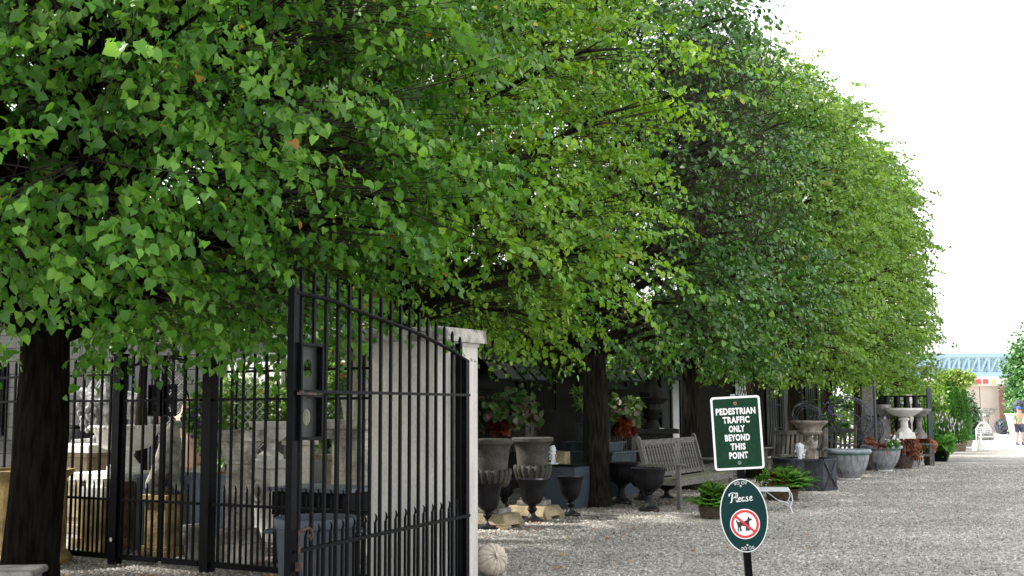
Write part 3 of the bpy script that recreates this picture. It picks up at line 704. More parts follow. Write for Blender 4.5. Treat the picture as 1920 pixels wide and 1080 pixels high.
MT['signdark'] = M('dark_green_plate', (.012, .018, .014), .5, .6, 6, .2)
gate()

# ------------------------------------------------------------------ shapes used again and again
def blk(t, name, w, d, h, z0, mat, taper=1., x=0, y=0):
    return part(name, MB().box((x, y, z0+h/2), (w, d, h), taper=taper), mat, t)
def bev(o, w=.01, seg=2):
    b = o.modifiers.new('bevel', 'BEVEL'); b.width = w; b.segments = seg; b.limit_method = 'ANGLE'; return o
def pedestal(name, label, loc, w, h, mat, capmat=None, cap=.07, base=.12, rz=FYAW, d=None, over=.06, cat='pedestal', group=None, panel_=True):
    d = d or w; t = thing(name, label, cat, loc, rz, group)
    bev(blk(t, 'base', w+.1, d+.1, base, 0, mat)); bev(blk(t, 'die', w, d, h-base-cap, base, mat), .008)
    if panel_:
        q = MB(); pw = w*.62; ph = (h-base-cap)*.78; zc = base+(h-base-cap)/2
        for sx in (-1, 1): q.box((sx*pw/2, -d/2-.006, zc), (.02, .02, ph))
        for sz in (-1, 1): q.box((0, -d/2-.006, zc+sz*ph/2), (pw, .02, .02))
        part('panel_moulding', q, mat, t)
    bev(blk(t, 'cap', w+over*2, d+over*2, cap, h-cap, capmat or mat)); return t
def urn_parts(t, mat, prof, flute=None, amp=0, fz_=(0, 0), n=40, z=0, name='urn_body', foot=None):
    return part(name, MB().lathe(prof, n, (0, 0, z), flute, amp, fz_), mat, t, smooth=True)

# ------------------------------------------------------------------ yard ornaments behind the fence
def yard():
    p = G(36, 1055); t = thing('fluted_drum', 'ochre fluted terracotta drum planter half hidden by the black trunk', 'planter', p)
    h = hz(880, p.y, 36); r = .42
    part('body', MB().lathe([(r*.98, .1), (r*.95, .14), (r*.93, h-.16), (r*.96, h-.1)], 96, flute=30, amp=.05, fz=(.13, h-.15)), 'ochre', t, smooth=False)
    part('base', MB().lathe([(r*1.14, 0), (r*1.16, .04), (r*1.1, .08), (r*1.02, .11), (r*.97, .13)], 40), 'ochre', t, True)
    part('rim', MB().lathe([(r*.96, h-.1), (r*1.04, h-.07), (r*1.13, h-.04), (r*1.15, h), (r*1.02, h), (r*.98, h-.03)], 40), 'ochre', t, True)
    p = at(8, 1073, 8.0); t = thing('grey_plinth', 'pale grey flat-topped plinth at the foot of the black trunk', 'plinth', (p.x-.05, p.y+.2, 0), .1)
    bev(blk(t, 'top', .42, .4, .05, p.z-.05, 'grey'), .02); blk(t, 'body', .34, .34, p.z-.05, 0, 'grey')
    # tan pedestal with a pale slab carrying the beast
    Y = 14.2; pz_ = hz(832, Y, 160); t = pedestal('tan_pedestal', 'tan stone pedestal with long white slab under the horned beast statue', PY(172, Y), .5, pz_-.1, 'tan', cap=.05)
    sl_ = one('stone_slab', MB().box((0, 0, .05), (.98, .6, .098)), 'pale', 'long white stone slab laid on the tan pedestal', 'slab', PY(155, Y, pz_-.1), FYAW); bev(sl_)
    t = thing('beast_statue', 'silvery horned beast statue with curly mane standing on the white slab', 'statue', PY(165, Y, pz_), 0)
    q = lambda px, py, y=0: (lambda v: (v.x-t.location.x, y, v.z-pz_))(at(px, py, Y))
    N_ = []
    def nd(px, py, r, y=0, ry=None): a = q(px, py, y); N_.append((a[0], a[1], a[2], r, ry or r)); return len(N_)-1
    ch = nd(184, 775, .16, 0, .15)
    neck = nd(178, 752, .13); hd = nd(163, 738, .085); sn = nd(148, 732, .055); sn2 = nd(130, 734, .04); tip = nd(116, 745, .02)
    b1 = nd(215, 762, .17); b2 = nd(245, 755, .22); b3 = nd(275, 760, .2); b4 = nd(292, 775, .13)
    E = [(ch, neck), (neck, hd), (hd, sn), (sn, sn2), (sn2, tip), (ch, b1), (b1, b2), (b2, b3), (b3, b4)]
    l1 = nd(182, 800, .1, -.02); l2 = nd(184, 820, .055, -.04); l3 = nd(178, 829, .03, -.1); E += [(ch, l1), (l1, l2), (l2, l3)]
    l4 = nd(188, 808, .07, .12); l5 = nd(172, 826, .035, .1); l6 = nd(150, 827, .03, .08); l7 = nd(128, 828, .03, .08); E += [(ch, l4), (l4, l5), (l5, l6), (l6, l7)]
    h1 = nd(288, 800, .1, -.08); h2 = nd(280, 822, .05, -.1); E += [(b4, h1), (h1, h2)]
    h3 = nd(262, 795, .08, .1); h4 = nd(268, 824, .04, .1); E += [(b3, h3), (h3, h4)]
    skin('body', N_, E, 'silver', t, 2)
    for k, pts in enumerate(([(168, 730), (178, 712), (186, 700), (184, 685), (176, 672), (178, 660)], [(186, 742), (194, 722), (204, 708), (212, 690), (210, 676)])):
        part('horn', MB().tube([q(x, y, .04-.1*k) for x, y in pts], [.05, .045, .04, .035, .03, .012], 8) if k == 0 else MB().tube([q(x, y, .04-.1*k) for x, y in pts], [.07, .06, .05, .04, .012], 8), 'silver', t, True)
    m = MB()
    for k in range(46):
        px = random.uniform(155, 200); py = random.uniform(752, 806)
        if px < 160 and py > 780: continue
        a = q(px, py, random.uniform(-.2, -.1)); m.ell(a, (.03, .025, .04), 7, 5)
    part('mane_curls', m, 'silver', t, True)
    part('wing', MB().tube([q(200, 700, -.05), q(208, 735, -.08), q(212, 765, -.1), q(208, 795, -.1)], [.05, .09, .11, .04], 9), 'silver', t, True)
    part('eye', MB().ell(q(161, 740, -.085), .018, 8, 6), 'ink', t, True)
    # dark kettle planter behind
    p = PY(160, 15.3); z = hz(835, 15.3, 160)
    t = thing('dark_kettle', 'small black lidded kettle-like pot behind the beast statue', 'pot', (p.x, p.y, 0))
    part('pot', MB().lathe([(.1, z-.05), (.19, z), (.22, z+.12), (.2, z+.22), (.14, z+.25)], 20), 'black', t, True); part('lid', MB().lathe([(.2, z+.25), (.22, z+.27), (.1, z+.33), (.02, z+.35)], 20), 'black', t, True)
    blk(t, 'stand', .34, .34, z-.05, 0, 'darkstone')
    # white tazza on stepped plinth
    Y = 12.6; zt = hz(797, Y, 240); zb = hz(884, Y, 240)
    t = pedestal('ochre_plinth', 'broad ochre plinth with speckled white top slab under the white tazza', PY(222, Y), .52, zb, 'ochre', 'pale', cap=.09, over=.08)
    t = thing('white_tazza', 'wide white marble tazza with gadrooned bowl behind the fence gate', 'tazza', PY(238, Y, zb))
    hh = zt-zb; R_ = .38
    part('bowl', MB().lathe([(.09, hh*.44), (.16, hh*.46), (.24, hh*.52), (.29, hh*.62), (.31, hh*.74), (.33, hh*.84), (R_, hh*.9), (R_, hh), (R_*.94, hh), (R_*.86, hh*.86), (.05, hh*.7)], 56, flute=20, amp=.045, fz=(hh*.5, hh*.72)), 'pale', t, True)
    part('stem', MB().lathe([(.19, 0), (.19, .06), (.14, .09), (.09, .16), (.075, hh*.36), (.1, hh*.4), (.1, hh*.45)], 32), 'pale', t, True)
    p = MB()
    for k in range(40): a = 2*PI*k/40; p.ell((R_*1.005*math.cos(a), R_*1.005*math.sin(a), hh*.95), .019, 6, 4)
    part('beaded_rim', p, 'pale', t, True)
    p = PY(196, 12.2); z = hz(896, 12.2, 196)
    t = thing('speckled_step', 'low stepped block of speckled white stone in front of the ochre plinth', 'block', p, FYAW); blk(t, 'lower_step', .34, .26, .1, z-.19, 'pale'); blk(t, 'upper_step', .25, .2, .09, z-.09, 'pale'); blk(t, 'support', .3, .24, z-.19, 0, 'ochre')
    # seated beast on ochre box
    p = G(316, 1046); Y = p.y+.25; zb = hz(926, Y, 316)
    t = thing('ochre_box', 'square ochre pedestal box with mouldings under the seated animal', 'pedestal', PY(317, Y), FYAW); w_ = .3
    for nm, ww, h_, z_ in (('base', .38, .06, 0), ('lower_moulding', .34, .04, .06), ('die', w_, zb-.16, .1), ('cap', .37, .06, zb-.06)): bev(blk(t, nm, ww, ww, h_, z_, 'ochre'), .006)
    t = thing('seated_animal', 'weathered stone animal sitting upright with raised muzzle and thick hind paws', 'statue', PY(317, Y, zb))
    q2 = lambda px, py, y=0: (lambda v: (v.x-t.location.x, y, v.z-zb))(at(px, py, Y)); N_ = []
    def nd2(px, py, r, y=0): a = q2(px, py, y); N_.append((*a, r*1.3)); return len(N_)-1
    a = nd2(312, 900, .105); b = nd2(312, 868, .1); c = nd2(316, 838, .095); d = nd2(322, 812, .07); e = nd2(328, 797, .062); f = nd2(338, 795, .035); g_ = nd2(343, 800, .022)
    E = [(a, b), (b, c), (c, d), (d, e), (e, f), (f, g_)]
    for y in (-.1, .1):
        i = nd2(296, 893, .075, y); j = nd2(284, 908, .05, y); k = nd2(292, 919, .04, y*1.2); l = nd2(312, 920, .035, y*1.2); E += [(a, i), (i, j), (j, k), (k, l)]
        i = nd2(326, 848, .045, y*.8); j = nd2(332, 878, .038, y*.8); k = nd2(334, 910, .034, y*.8); l = nd2(346, 919, .03, y*.8); E += [(c, i), (i, j), (j, k), (k, l)]
    skin('body', N_, E, 'beast', t, 2)
    for y in (-.05, .05): part('ear', MB().ell(q2(324, 788, y), (.02, .014, .028), 8, 6), 'beast', t, True)
    # zinc trough
    Y = 12.3; z = hz(891, Y, 340); t = thing('zinc_trough', 'large blue-grey zinc trough with ribbed sides behind the ochre box', 'trough', PY(345, Y), FYAW); m = MB()
    L_, W_ = .8, .5
    for x0, x1, y0, y1 in ((-L_/2, L_/2, -W_/2, -W_/2+.02), (-L_/2, L_/2, W_/2-.02, W_/2), (-L_/2, -L_/2+.02, -W_/2, W_/2), (L_/2-.02, L_/2, -W_/2, W_/2)): m.box(((x0+x1)/2, (y0+y1)/2, z/2), (x1-x0+.001*(x1-x0 > .1), y1-y0, z))
    part('body', m, 'zinc', t); part('rim', MB().box((0, -W_/2-.006, z), (L_+.05, .03, .03)).box((0, W_/2+.006, z), (L_+.05, .03, .03)).box((-L_/2-.006, 0, z-.002), (.03, W_, .028)).box((L_/2+.006, 0, z-.002), (.03, W_, .028)), 'zinc', t)
    part('soil', MB().box((0, 0, z-.06), (L_-.05, W_-.05, .02)), 'soil', t)
    for k in range(5): part('rib', MB().box((-L_/2+L_*k/4, -W_/2-.01, z/2), (.03, .02, z-.05)), 'zinc', t)
    # little lion-mask pot
    p = PY(374, G(376, 1053).y+.16); z = hz(985, p.y, 376)
    t = thing('mask_pot', 'small weathered stone pot with a lion mask beside the right gate post', 'pot', p)
    part('body', MB().lathe([(.1, 0), (.11, .02), (.105, .05), (.125, z*.6), (.13, z-.07), (.14, z-.05), (.15, z-.03), (.15, z), (.12, z), (.11, z-.05)], 28), 'grey', t, True)
    part('mask', MB().ell((-.1, -.06, z*.62), (.04, .035, .06), 10, 8).ell((-.12, -.07, z*.55), (.02, .02, .025), 8, 6), 'grey', t, True)
    # tall square pedestal
    p = PY(452, G(462, 1062).y+.22); zt = hz(806, p.y, 465); t = thing('tall_pedestal', 'tall tapering grey stone pedestal with thick square cap, leaning slab on top', 'pedestal', p, FYAW)
    for nm, a, b, z0, z1 in (('plinth', .37, .37, 0, .2), ('base', .33, .28, .2, .33), ('shaft', .22, .18, .33, zt-.33), ('neck', .2, .22, zt-.33, zt-.29), ('capital', .21, .29, zt-.29, zt-.11), ('cap', .39, .39, zt-.11, zt)):
        bev(part(nm, MB().box((0, 0, (z0+z1)/2), (a, a, z1-z0), taper=b/a), 'stone', t), .01)
    # white urn pedestal behind
    Y = 13.2; zr = hz(790, Y, 505); zb = hz(862, Y, 505); t = thing('white_urn', 'white stone urn with gadrooned bowl on a round foot, behind the tall pedestal', 'urn', PY(508, Y, zb)); hh = zr-zb
    part('bowl', MB().lathe([(.06, hh*.45), (.13, hh*.5), (.17, hh*.62), (.18, hh*.78), (.24, hh*.9), (.25, hh), (.21, hh), (.16, hh*.85)], 40, flute=16, amp=.05, fz=(hh*.48, hh*.7)), 'pale', t, True)
    part('foot', MB().lathe([(.15, 0), (.15, .05), (.08, .1), (.055, hh*.3), (.07, hh*.45)], 28), 'pale', t, True)
    t = pedestal('crest_pedestal', 'pale stone pedestal with carved oval crest under the white urn', PY(508, Y), .28, zb, 'pale', panel_=False, cap=.09)
    w_ = MB().tube([(.09*math.cos(a), -.2, zb*.62+.13*math.sin(a)) for a in [k*PI/10 for k in range(21)]], .014, 6).ell((0, -.195, zb*.62), (.05, .015, .08), 12, 8); part('crest', w_, 'stone', t, True)
    # cream fluted vase pillar
    Y = 14; zb = hz(826, Y, 564); t = pedestal('cream_pillar', 'narrow cream coloured pillar seen beneath the gate lock box', PY(564, Y), .2, zb, 'cream', cap=.05, panel_=False)
    zz = hz(766, Y, 566)-zb; t = thing('fluted_vase', 'cream fluted vase on the cream pillar', 'vase', PY(566, Y, zb)); part('body', MB().lathe([(.05, 0), (.06, zz*.15), (.1, zz*.4), (.12, zz*.8), (.13, zz), (.1, zz)], 40, flute=14, amp=.09, fz=(zz*.1, zz*.8)), 'cream', t, True)
    # grey-beige pier with cap and two vases
    Y = 12.0; zt = hz(786, Y, 668); t = thing('beige_pier', 'beige rendered pier with broad stone cap and moulding behind the gate pickets', 'pier', PY(672, Y), FYAW)
    blk(t, 'shaft', .4, .36, zt-.2, 0, 'stone'); bev(blk(t, 'moulding', .48, .44, .1, zt-.2, 'stone')); bev(blk(t, 'cap', .62, .56, .1, zt-.1, 'stone'))
    for k, (px, lab) in enumerate(((654, 'white tapered vase, left one of two on the beige pier'), (685, 'white tapered vase with a cone finial, right one of two on the beige pier'))):
        zz = hz(742, Y, px)-zt; t = thing('tapered_vase', lab, 'vase', PY(px, Y, zt), 0, 'white tapered vases'); part('body', MB().lathe([(.05, 0), (.055, .02), (.085, zz*.9), (.1, zz), (.08, zz), (.07, zz*.9)], 20), 'cream', t, True)
        if k: part('cone_finial', MB().lathe([(.05, zz), (.065, zz+.05), (.05, zz+.12), (.01, zz+.17)], 14, flute=9, amp=.1, fz=(zz, zz+.2)), 'silver', t, True)
    # dark sink table and shelf
    Y = 11.2; z = hz(912, Y, 610); t = thing('dark_trough_table', 'low dark metal table with pale blue edge standing behind the plastic bin', 'table', PY(612, Y), FYAW)
    blk(t, 'top', .95, .6, .035, z-.035, 'zinc'); blk(t, 'apron', .9, .5, .22, z-.265, 'iron')
    for x in (-.42, .42):
        for y in (-.22, .22): blk(t, 'leg', .04, .04, z-.27, 0, 'iron', x=x, y=y)
    Y = 13; z = hz(852, Y, 640); t = thing('potting_shelf', 'tan wooden potting shelf under the green shrub', 'shelf', PY(650, Y), FYAW); blk(t, 'board', .62, .4, .05, z-.05, 'tan')
    for x in (-.26, .26): part('bracket_leg', MB().bar((x, 0, z-.05), (x*.8, .0, 0), .05), 'tan', t)
    # terracotta bowl
    Y = 12.5; z = hz(885, Y, 424); t = thing('terracotta_bowl', 'terracotta bowl on a slim grey stand beside the right gate post', 'bowl', PY(424, Y)); part('bowl', MB().lathe([(.07, z-.17), (.14, z-.1), (.16, z), (.14, z), (.1, z-.1)], 24), 'terra', t, True); part('stand', MB().lathe([(.12, 0), (.05, .06), (.05, z-.17), (.08, z-.16)], 16), 'grey', t, True)
    # iron ball with rod
    Y = 12.0; p = at(344, 785, Y); t = thing('iron_ball', 'small black iron ball hanging on a curled rod beside the lock plates', 'ornament', (p.x, p.y, p.z)); part('ball', MB().ell((0, 0, 0), .036, 14, 10), 'black', t, True)
    part('rod', MB().tube([(0, 0, .03), (.01, 0, .12), (.02, 0, .3)], .01, 6), 'iron', t)
    part('pole', MB().tube([(.02, 0, .3), (.05, .03, .2), (.05, .05, -p.z)], .009, 6), 'iron', t)
    # peach stone lump
    p = PY(362, 14.2); t = thing('peach_boulder', 'peach coloured carved stone block behind the flowering shrub', 'stone', p); part('block', MB().ell((0, 0, 1.15), (.22, .2, .42), 16, 12, lump=.4), 'pink', t, True); blk(t, 'support', .34, .3, .8, 0, 'stone')
    # chain link panels
    for (px0, px1, y0, y1, Y, lab) in ((292, 350, 668, 900, 13.4, 'chain link gate panel with wire diamonds behind the small gate'), (440, 503, 690, 915, 13.6, 'leaning chain link panel behind the tall pedestal')):
        a = at(px0, y1, Y); b = at(px1, y0, Y); W = b.x-a.x; z0, z1 = a.z, b.z; t = thing('chain_link_panel', lab, 'fence panel', (a.x, a.y, 0), 0)
        f = MB(); [f.tube([(x, 0, 0), (x, 0, z1)], .014, 6) for x in (0, W)]; [f.tube([(0, 0, z), (W, 0, z)], .012, 6) for z in (z0, z1)]; part('frame', f, 'iron', t)
        m = MB(); n = max(3, round(W/.1)); s = W/n; k = -30
        for k in range(-40, n+1):
            for dr in (1, -1):
                pts = []
                for q in (0, 1):
                    pass
                x0 = k*s; # line x = x0 + (z - z0) ; clipped
                za = max(z0, z0-x0); zb_ = min(z1, z0+W-x0)
                if zb_-za < .02: continue
                xa, xb = x0+za-z0, x0+zb_-z0
                if dr < 0: xa, xb = W-xa, W-xb
                m.tube([(xa, .004*dr, za), (xb, .004*dr, zb_)], .0035, 3, cap=False)
        part('wire_mesh', m, 'whitemetal', t)
yard()
# ribbed plastic bin
def bin_():
    Y = 8.55; c = at(593, 969, Y); z = c.z; r = .5*151/F*Y*1.0
    t = thing('plastic_bin', 'large grey-blue ribbed plastic waste bin standing open behind the gate', 'bin', (c.x, c.y, 0))
    k = 1.0; h = z
    part('body', MB().lathe([(r*.8, 0), (r*.82, .02), (r*.96, h-.08), (r*.96, h-.06), (r*.93, h-.08), (r*.78, .04), (.02, .03)], 96, flute=40, amp=.025, fz=(.03, h-.09), closed=False), 'can', t, True)
    part('rim', MB().lathe([(r*.96, h-.075), (r*1.01, h-.07), (r*1.02, h-.01), (r*1.0, h), (r*.95, h), (r*.94, h-.05)], 48, closed=False), 'can', t, True)
    for s in (-1, 1): part('handle', MB().tube([(s*r*.98, -.09, h-.1), (s*(r+.06), -.07, h-.1), (s*(r+.06), .07, h-.1), (s*r*.98, .09, h-.1)], .014, 6), 'can', t, True)
bin_()

# ------------------------------------------------------------------ plant makers
def bush(name, label, c, r, n, size, mat, shape=S4, cat='shrub', stem=True, group=None, up=.5, flowers=None, droop=0, base=None):
    """leafy shrub: leaves spread through lumpy balls round c"""
    c = np.array(c, float); r = np.array(r, float); t = thing(name, label, cat, (c[0], c[1], gz(c[1]) if base is None else base), 0, group); z0 = c[2]-t.location.z
    nb = max(4, n//60); B = unit(nb)*(.55+.4*rng.random(nb))[:, None]*r; ii = rng.integers(0, nb, n)
    P = B[ii]+unit(n)*(rng.random(n)**.5)[:, None]*r*.36; rad = P/r; T = rad*.6+rng.normal(size=(n, 3))*.5; T[:, 2] -= .25+droop; Nn = rad*.6+rng.normal(size=(n, 3))*.4; Nn[:, 2] += up
    P[:, 2] += z0
    P[:, 2] = np.maximum(P[:, 2], .02)
    link('foliage', leaf_mesh('foliage', P, T, Nn, size*(.6+.6*rng.random(n)), rng.random(n)*.96, shape), mat, t)
    if stem:
        A = np.zeros((nb, 3)); A[:, :2] = rng.normal(size=(nb, 2))*.03; A[:, 2] = max(0, z0-r[2]); E = B.copy(); E[:, 2] += z0
        link('stems', tubes_mesh('stems', A, E, np.full(nb, .008), np.full(nb, .003)), 'twig', t)
    if flowers:
        fn, fs, fm = flowers; Pf = unit(fn)*r*(.85+.2*rng.random(fn))[:, None]; Pf[:, 2] += z0
        stuff(link('flowers', leaf_mesh('flowers', Pf, unit(fn), unit(fn), np.full(fn, fs), rng.random(fn), S4), fm, t))
    return t
def yp(px, py, Y): return tuple(at(px, py, Y))
bush('flowering_shrub', 'green flowering shrub with violet blooms behind the right gate leaf', yp(386, 790, 13.0), (.22, .2, .38), 1500, .045, LEAF['box'], flowers=(40, .05, 'purple'))
bush('yard_shrub', 'dense bright shrub with small white flowers above the tall pedestal', yp(462, 762, 14.0), (.5, .4, .36), 2600, .045, LEAF['box'], flowers=(70, .03, 'pinkwhite'))
bush('yard_shrub', 'bright green shrub seen left of the gate lock box', yp(522, 756, 14.4), (.32, .3, .3), 1400, .045, LEAF['box'])
bush('yard_shrub', 'tall green shrub between the lock box and the beige pier', yp(618, 775, 14.4), (.26, .25, .6), 2000, .05, LEAF['box'])
bush('yard_shrub', 'low green shrub below the tall pedestal cap', yp(430, 850, 13.8), (.2, .2, .2), 500, .045, LEAF['box'])
# ------------------------------------------------------------------ along the alley
def bench(label, loc, rz, L_, mat, nslat, seatmat=None, group=None, H_=1.02):
    """long side along x from 0 to L_, front edge at y=0, backrest towards +y"""
    t = thing('garden_bench', label, 'bench', loc, rz, group); seatmat = seatmat or mat
    for x in (0.03, L_-.03):
        bev(part('leg', MB().box((x, .03, .31), (.062, .06, .62)), mat, t), .005)
        m = MB().bar((x, .5, 0), (x, .5, .42), .06, .06).bar((x, .5, .4), (x, .66, H_), .06, .065); m.ell((x, .662, H_), (.034, .036, .035), 10, 6); bev(part('back_leg', m, mat, t), .004)
        bev(part('armrest', MB().box((x, .26, .635), (.085, .64, .032)).ell((x, -.06, .632), (.042, .045, .017), 12, 6), mat, t), .004)
        part('side_rail', MB().box((x, .27, .38), (.035, .44, .07)), mat, t)
    part('leg', MB().box((L_/2, .03, .2), (.05, .05, .4)), mat, t)
    bev(part('front_rail', MB().box((L_/2, .015, .375), (L_-.12, .03, .085)), mat, t), .004)
    for k in range(6): bev(part('seat_slat', MB().box((L_/2, .03+.083*k, .428-.004*k), (L_-.13, .072, .022)), seatmat, t), .004)
    tilt = lambda z: .5+(z-.4)*.16/(H_-.4)
    part('top_rail', MB().box((L_/2, tilt(H_-.07), H_-.07), (L_-.09, .034, .085)), mat, t); part('lower_back_rail', MB().box((L_/2, tilt(.47), .47), (L_-.09, .034, .06)), mat, t)
    sl = MB().bar((0, tilt(.49), .49), (0, tilt(H_-.1), H_-.1), .05, .016, up=(0, 1, 0)).mesh('back_slat'); sl.materials.append(MT[mat])
    for k in range(nslat): link('back_slat', sl, None, t, (.1+(L_-.2)*(k+.5)/nslat, 0, 0))
    return t
p = G(1276, 956); bench('weathered grey teak garden bench with mossy seat behind the traffic sign post', p, AYAW, 2.35, 'teak', 19, 'mossteak')
p = PY(1427, 23.6); bench('dark wooden bench seen behind the hexagonal lead fountain', p+AL*.1, FYAW, 1.15, 'teakdark', 10)
p = PY(1483, 26.2); bench('dark wooden bench with mossy end post in front of the wire orbs', p, FYAW, 1.3, 'teakdark', 11)

BELL = [(0.155, 0), (.15, .018), (.1, .03), (.05, .075), (.04, .11), (.062, .14), (.07, .165), (.05, .195), (.06, .215), (.11, .25), (.145, .32), (.165, .44), (.185, .54), (.23, .59), (.235, .605), (.2, .6), (.17, .55), (.13, .4)]
BOWLU = [(.17, 0), (.165, .02), (.12, .035), (.075, .07), (.055, .13), (.05, .2), (.075, .22), (.075, .235), (.1, .25), (.18, .3), (.225, .38), (.24, .46), (.255, .52), (.285, .55), (.285, .57), (.25, .56), (.22, .5), (.15, .35)]
def black_urn(label, loc, s, prof, hs=1., group='black cast iron urns beside the first alley trees'):
    t = thing('black_urn', label, 'urn', loc, 0, group)
    i = [k for k, q in enumerate(prof) if q[1] > .2][0]; P = [(r*s, z*s*hs) for r, z in prof]
    part('foot', MB().box((0, 0, .012), (.24*s*1.25, .24*s*1.25, .024)).lathe(P[:i+1], 40, (0, 0, .02), flute=20 if prof is BOWLU else None, amp=.08, fz=(.03*s, .2*s)), 'black', t, True)
    part('bowl', MB().lathe(P[i:], 60, (0, 0, .02), flute=22, amp=.05, fz=(P[i][1]+.02, P[-4][1]-.04*s)), 'black', t, True)
    return t
def size_at(px0, px1, Y): return (px1-px0)/F*Y
def place_urn(label, px, py, top, w, prof):
    g = G(px, py); hh = hz(top, g.y, px); s = size_at(0, w, g.y)/(2*max(r for r, z in prof)); return black_urn(label, g, s, prof, (hh-.02)/(max(z for r, z in prof)*s))
place_urn('black bell-shaped iron urn standing next to the white gate pier', 915, 991, 905, 62, BELL)
place_urn('black bell-shaped iron urn in front of the second big stone urn', 998, 978, 898, 62, BELL)
place_urn('black bell-shaped iron urn just left of the linden trunk', 1070, 967, 893, 54, BELL)
place_urn('black bell-shaped iron urn half hidden behind the stone blocks', 946, 955, 897, 50, BELL)
place_urn('broad black fluted iron urn just right of the linden trunk', 1166, 944, 866, 64, BOWLU)
place_urn('broad black fluted iron urn in front of the bench armrest', 1217, 958, 877, 66, BOWLU)
place_urn('small black urn foot showing beneath the bench seat', 1250, 934, 900, 44, BOWLU)
place_urn('black iron urn behind the armrest urn, under the bench', 1204, 938, 888, 50, BOWLU)
# big stone urns on tan footed blocks
def big_urn(px, label, lab2, basepx, basepy, topy, rimw):
    b = PY(basepx, G(basepx, basepy).y+.25); w = size_at(0, 92, b.y); zb = hz(basepy-30, b.y, basepx)*1.0; zb = .24
    t = thing('tan_block', lab2, 'block', b, FYAW, 'tan footed blocks under the stone urns')
    m = MB().box((0, 0, .11), (w, w*.8, .13), taper=.8)
    for sx in (-1, 1):
        for sy in (-1, 1): m.box((sx*w*.38, sy*w*.28, .023), (w*.24, w*.22, .046))
    bev(part('block', m, 'tan', t), .012); bev(blk(t, 'top_plinth', w*.52, w*.5, .065, .175, 'grey'))
    zt = hz(topy, b.y, px); r = size_at(0, rimw, b.y)/2; h = zt-zb
    t = thing('stone_urn', label, 'urn', PY(px, b.y, zb), 0, 'large dark stone urns beside the pier')
    part('foot', MB().lathe([(r*.62, 0), (r*.62, .03), (r*.5, .05), (r*.34, .12), (r*.32, h*.25), (r*.45, h*.28)], 36), 'darkstone', t, True)
    m = MB(); n = 18
    m.lathe([(r*.4, h*.27), (r*.7, h*.36), (r*.84, h*.46), (r*.84, h*.52), (r*.72, h*.55)], 40)
    part('gadroon_bowl', m, 'darkstone', t, True)
    lb = MB().ell((0, 0, 0), (r*.14, r*.11, h*.145), 9, 8).mesh('gadroon', True); lb.materials.append(MT['darkstone'])
    for k in range(n):
        a = 2*PI*k/n; o = link('gadroon', lb, None, t, (r*.74*math.cos(a), r*.74*math.sin(a), h*.43), 0); o.rotation_euler = Euler((0, .28, 0)).to_matrix().to_euler(); o.rotation_euler = (Matrix.Rotation(a, 3, 'Z') @ Matrix.Rotation(.3, 3, 'Y')).to_euler()
    part('neck', MB().lathe([(r*.72, h*.54), (r*.74, h*.6), (r*.78, h*.75), (r*.84, h*.88), (r*.9, h*.9), (r, h*.94), (r, h*.985), (r*.94, h), (r*.84, h*.99), (r*.75, h*.85), (r*.7, h*.65)], 44), 'darkstone', t, True)
big_urn(922, 'large dark stone urn with gadrooned base, nearest the white pier', 'tan footed block under the urn nearest the pier', 926, 992, 823, 80)
big_urn(998, 'large dark stone urn with gadrooned base and rolled rim, right of its twin', 'tan footed block under the right-hand stone urn', 1000, 975, 820, 78)
# tiered blue zinc fountain behind the trunk
def tiers():
    b = PY(1112, 20.2); t = thing('tiered_zinc_fountain', 'dim blue zinc fountain of stacked square troughs behind the linden trunk', 'fountain', b, FYAW)
    rows = [(866, 905, 1.45), (838, 866, .98), (826, 838, 1.0), (792, 826, .55), (765, 791, .36)]
    zs = [hz(y, 20.2, 1112) for y in (868, 845, 828, 794, 765)]
    prev = 0
    for k, (w, zt) in enumerate(zip((1.62, 1.2, .86, .5, .36), zs)):
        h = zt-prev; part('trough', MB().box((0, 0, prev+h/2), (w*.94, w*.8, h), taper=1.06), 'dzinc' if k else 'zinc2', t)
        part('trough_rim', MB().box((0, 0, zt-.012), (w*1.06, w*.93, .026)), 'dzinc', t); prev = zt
    part('water', MB().box((0, 0, prev+.003), (.3, .24, .008)), 'pool', t)
    bush('grassy_plant', 'spiky green plant potted on top of the blue zinc fountain', tuple(b+Vector((-.12, 0, prev+.14))), (.26, .22, .16), 220, .16, LEAF['box'], SN, 'plant', up=.2, droop=-.6, base=prev, stem=False)
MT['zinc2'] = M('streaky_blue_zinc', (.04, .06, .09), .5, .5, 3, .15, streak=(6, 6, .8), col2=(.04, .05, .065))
tiers()
p = PY(1050, 17.4); z0, z1 = hz(870, 17.4, 1050), hz(848, 17.4, 1050)
t = thing('black_basin', 'low black rectangular basin with splashing jet right of the stone urns', 'basin', p, FYAW)
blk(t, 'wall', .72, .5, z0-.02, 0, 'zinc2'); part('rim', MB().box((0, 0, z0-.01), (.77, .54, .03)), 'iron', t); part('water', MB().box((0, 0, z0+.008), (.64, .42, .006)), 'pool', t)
one('tan_box', bx_ := MB().box((0, 0, (z1-z0)/2), (.18, .18, z1-z0)), 'tan', 'small tan square stone block on the black basin', 'block', PY(1053, 17.3, z0+.012), FYAW)
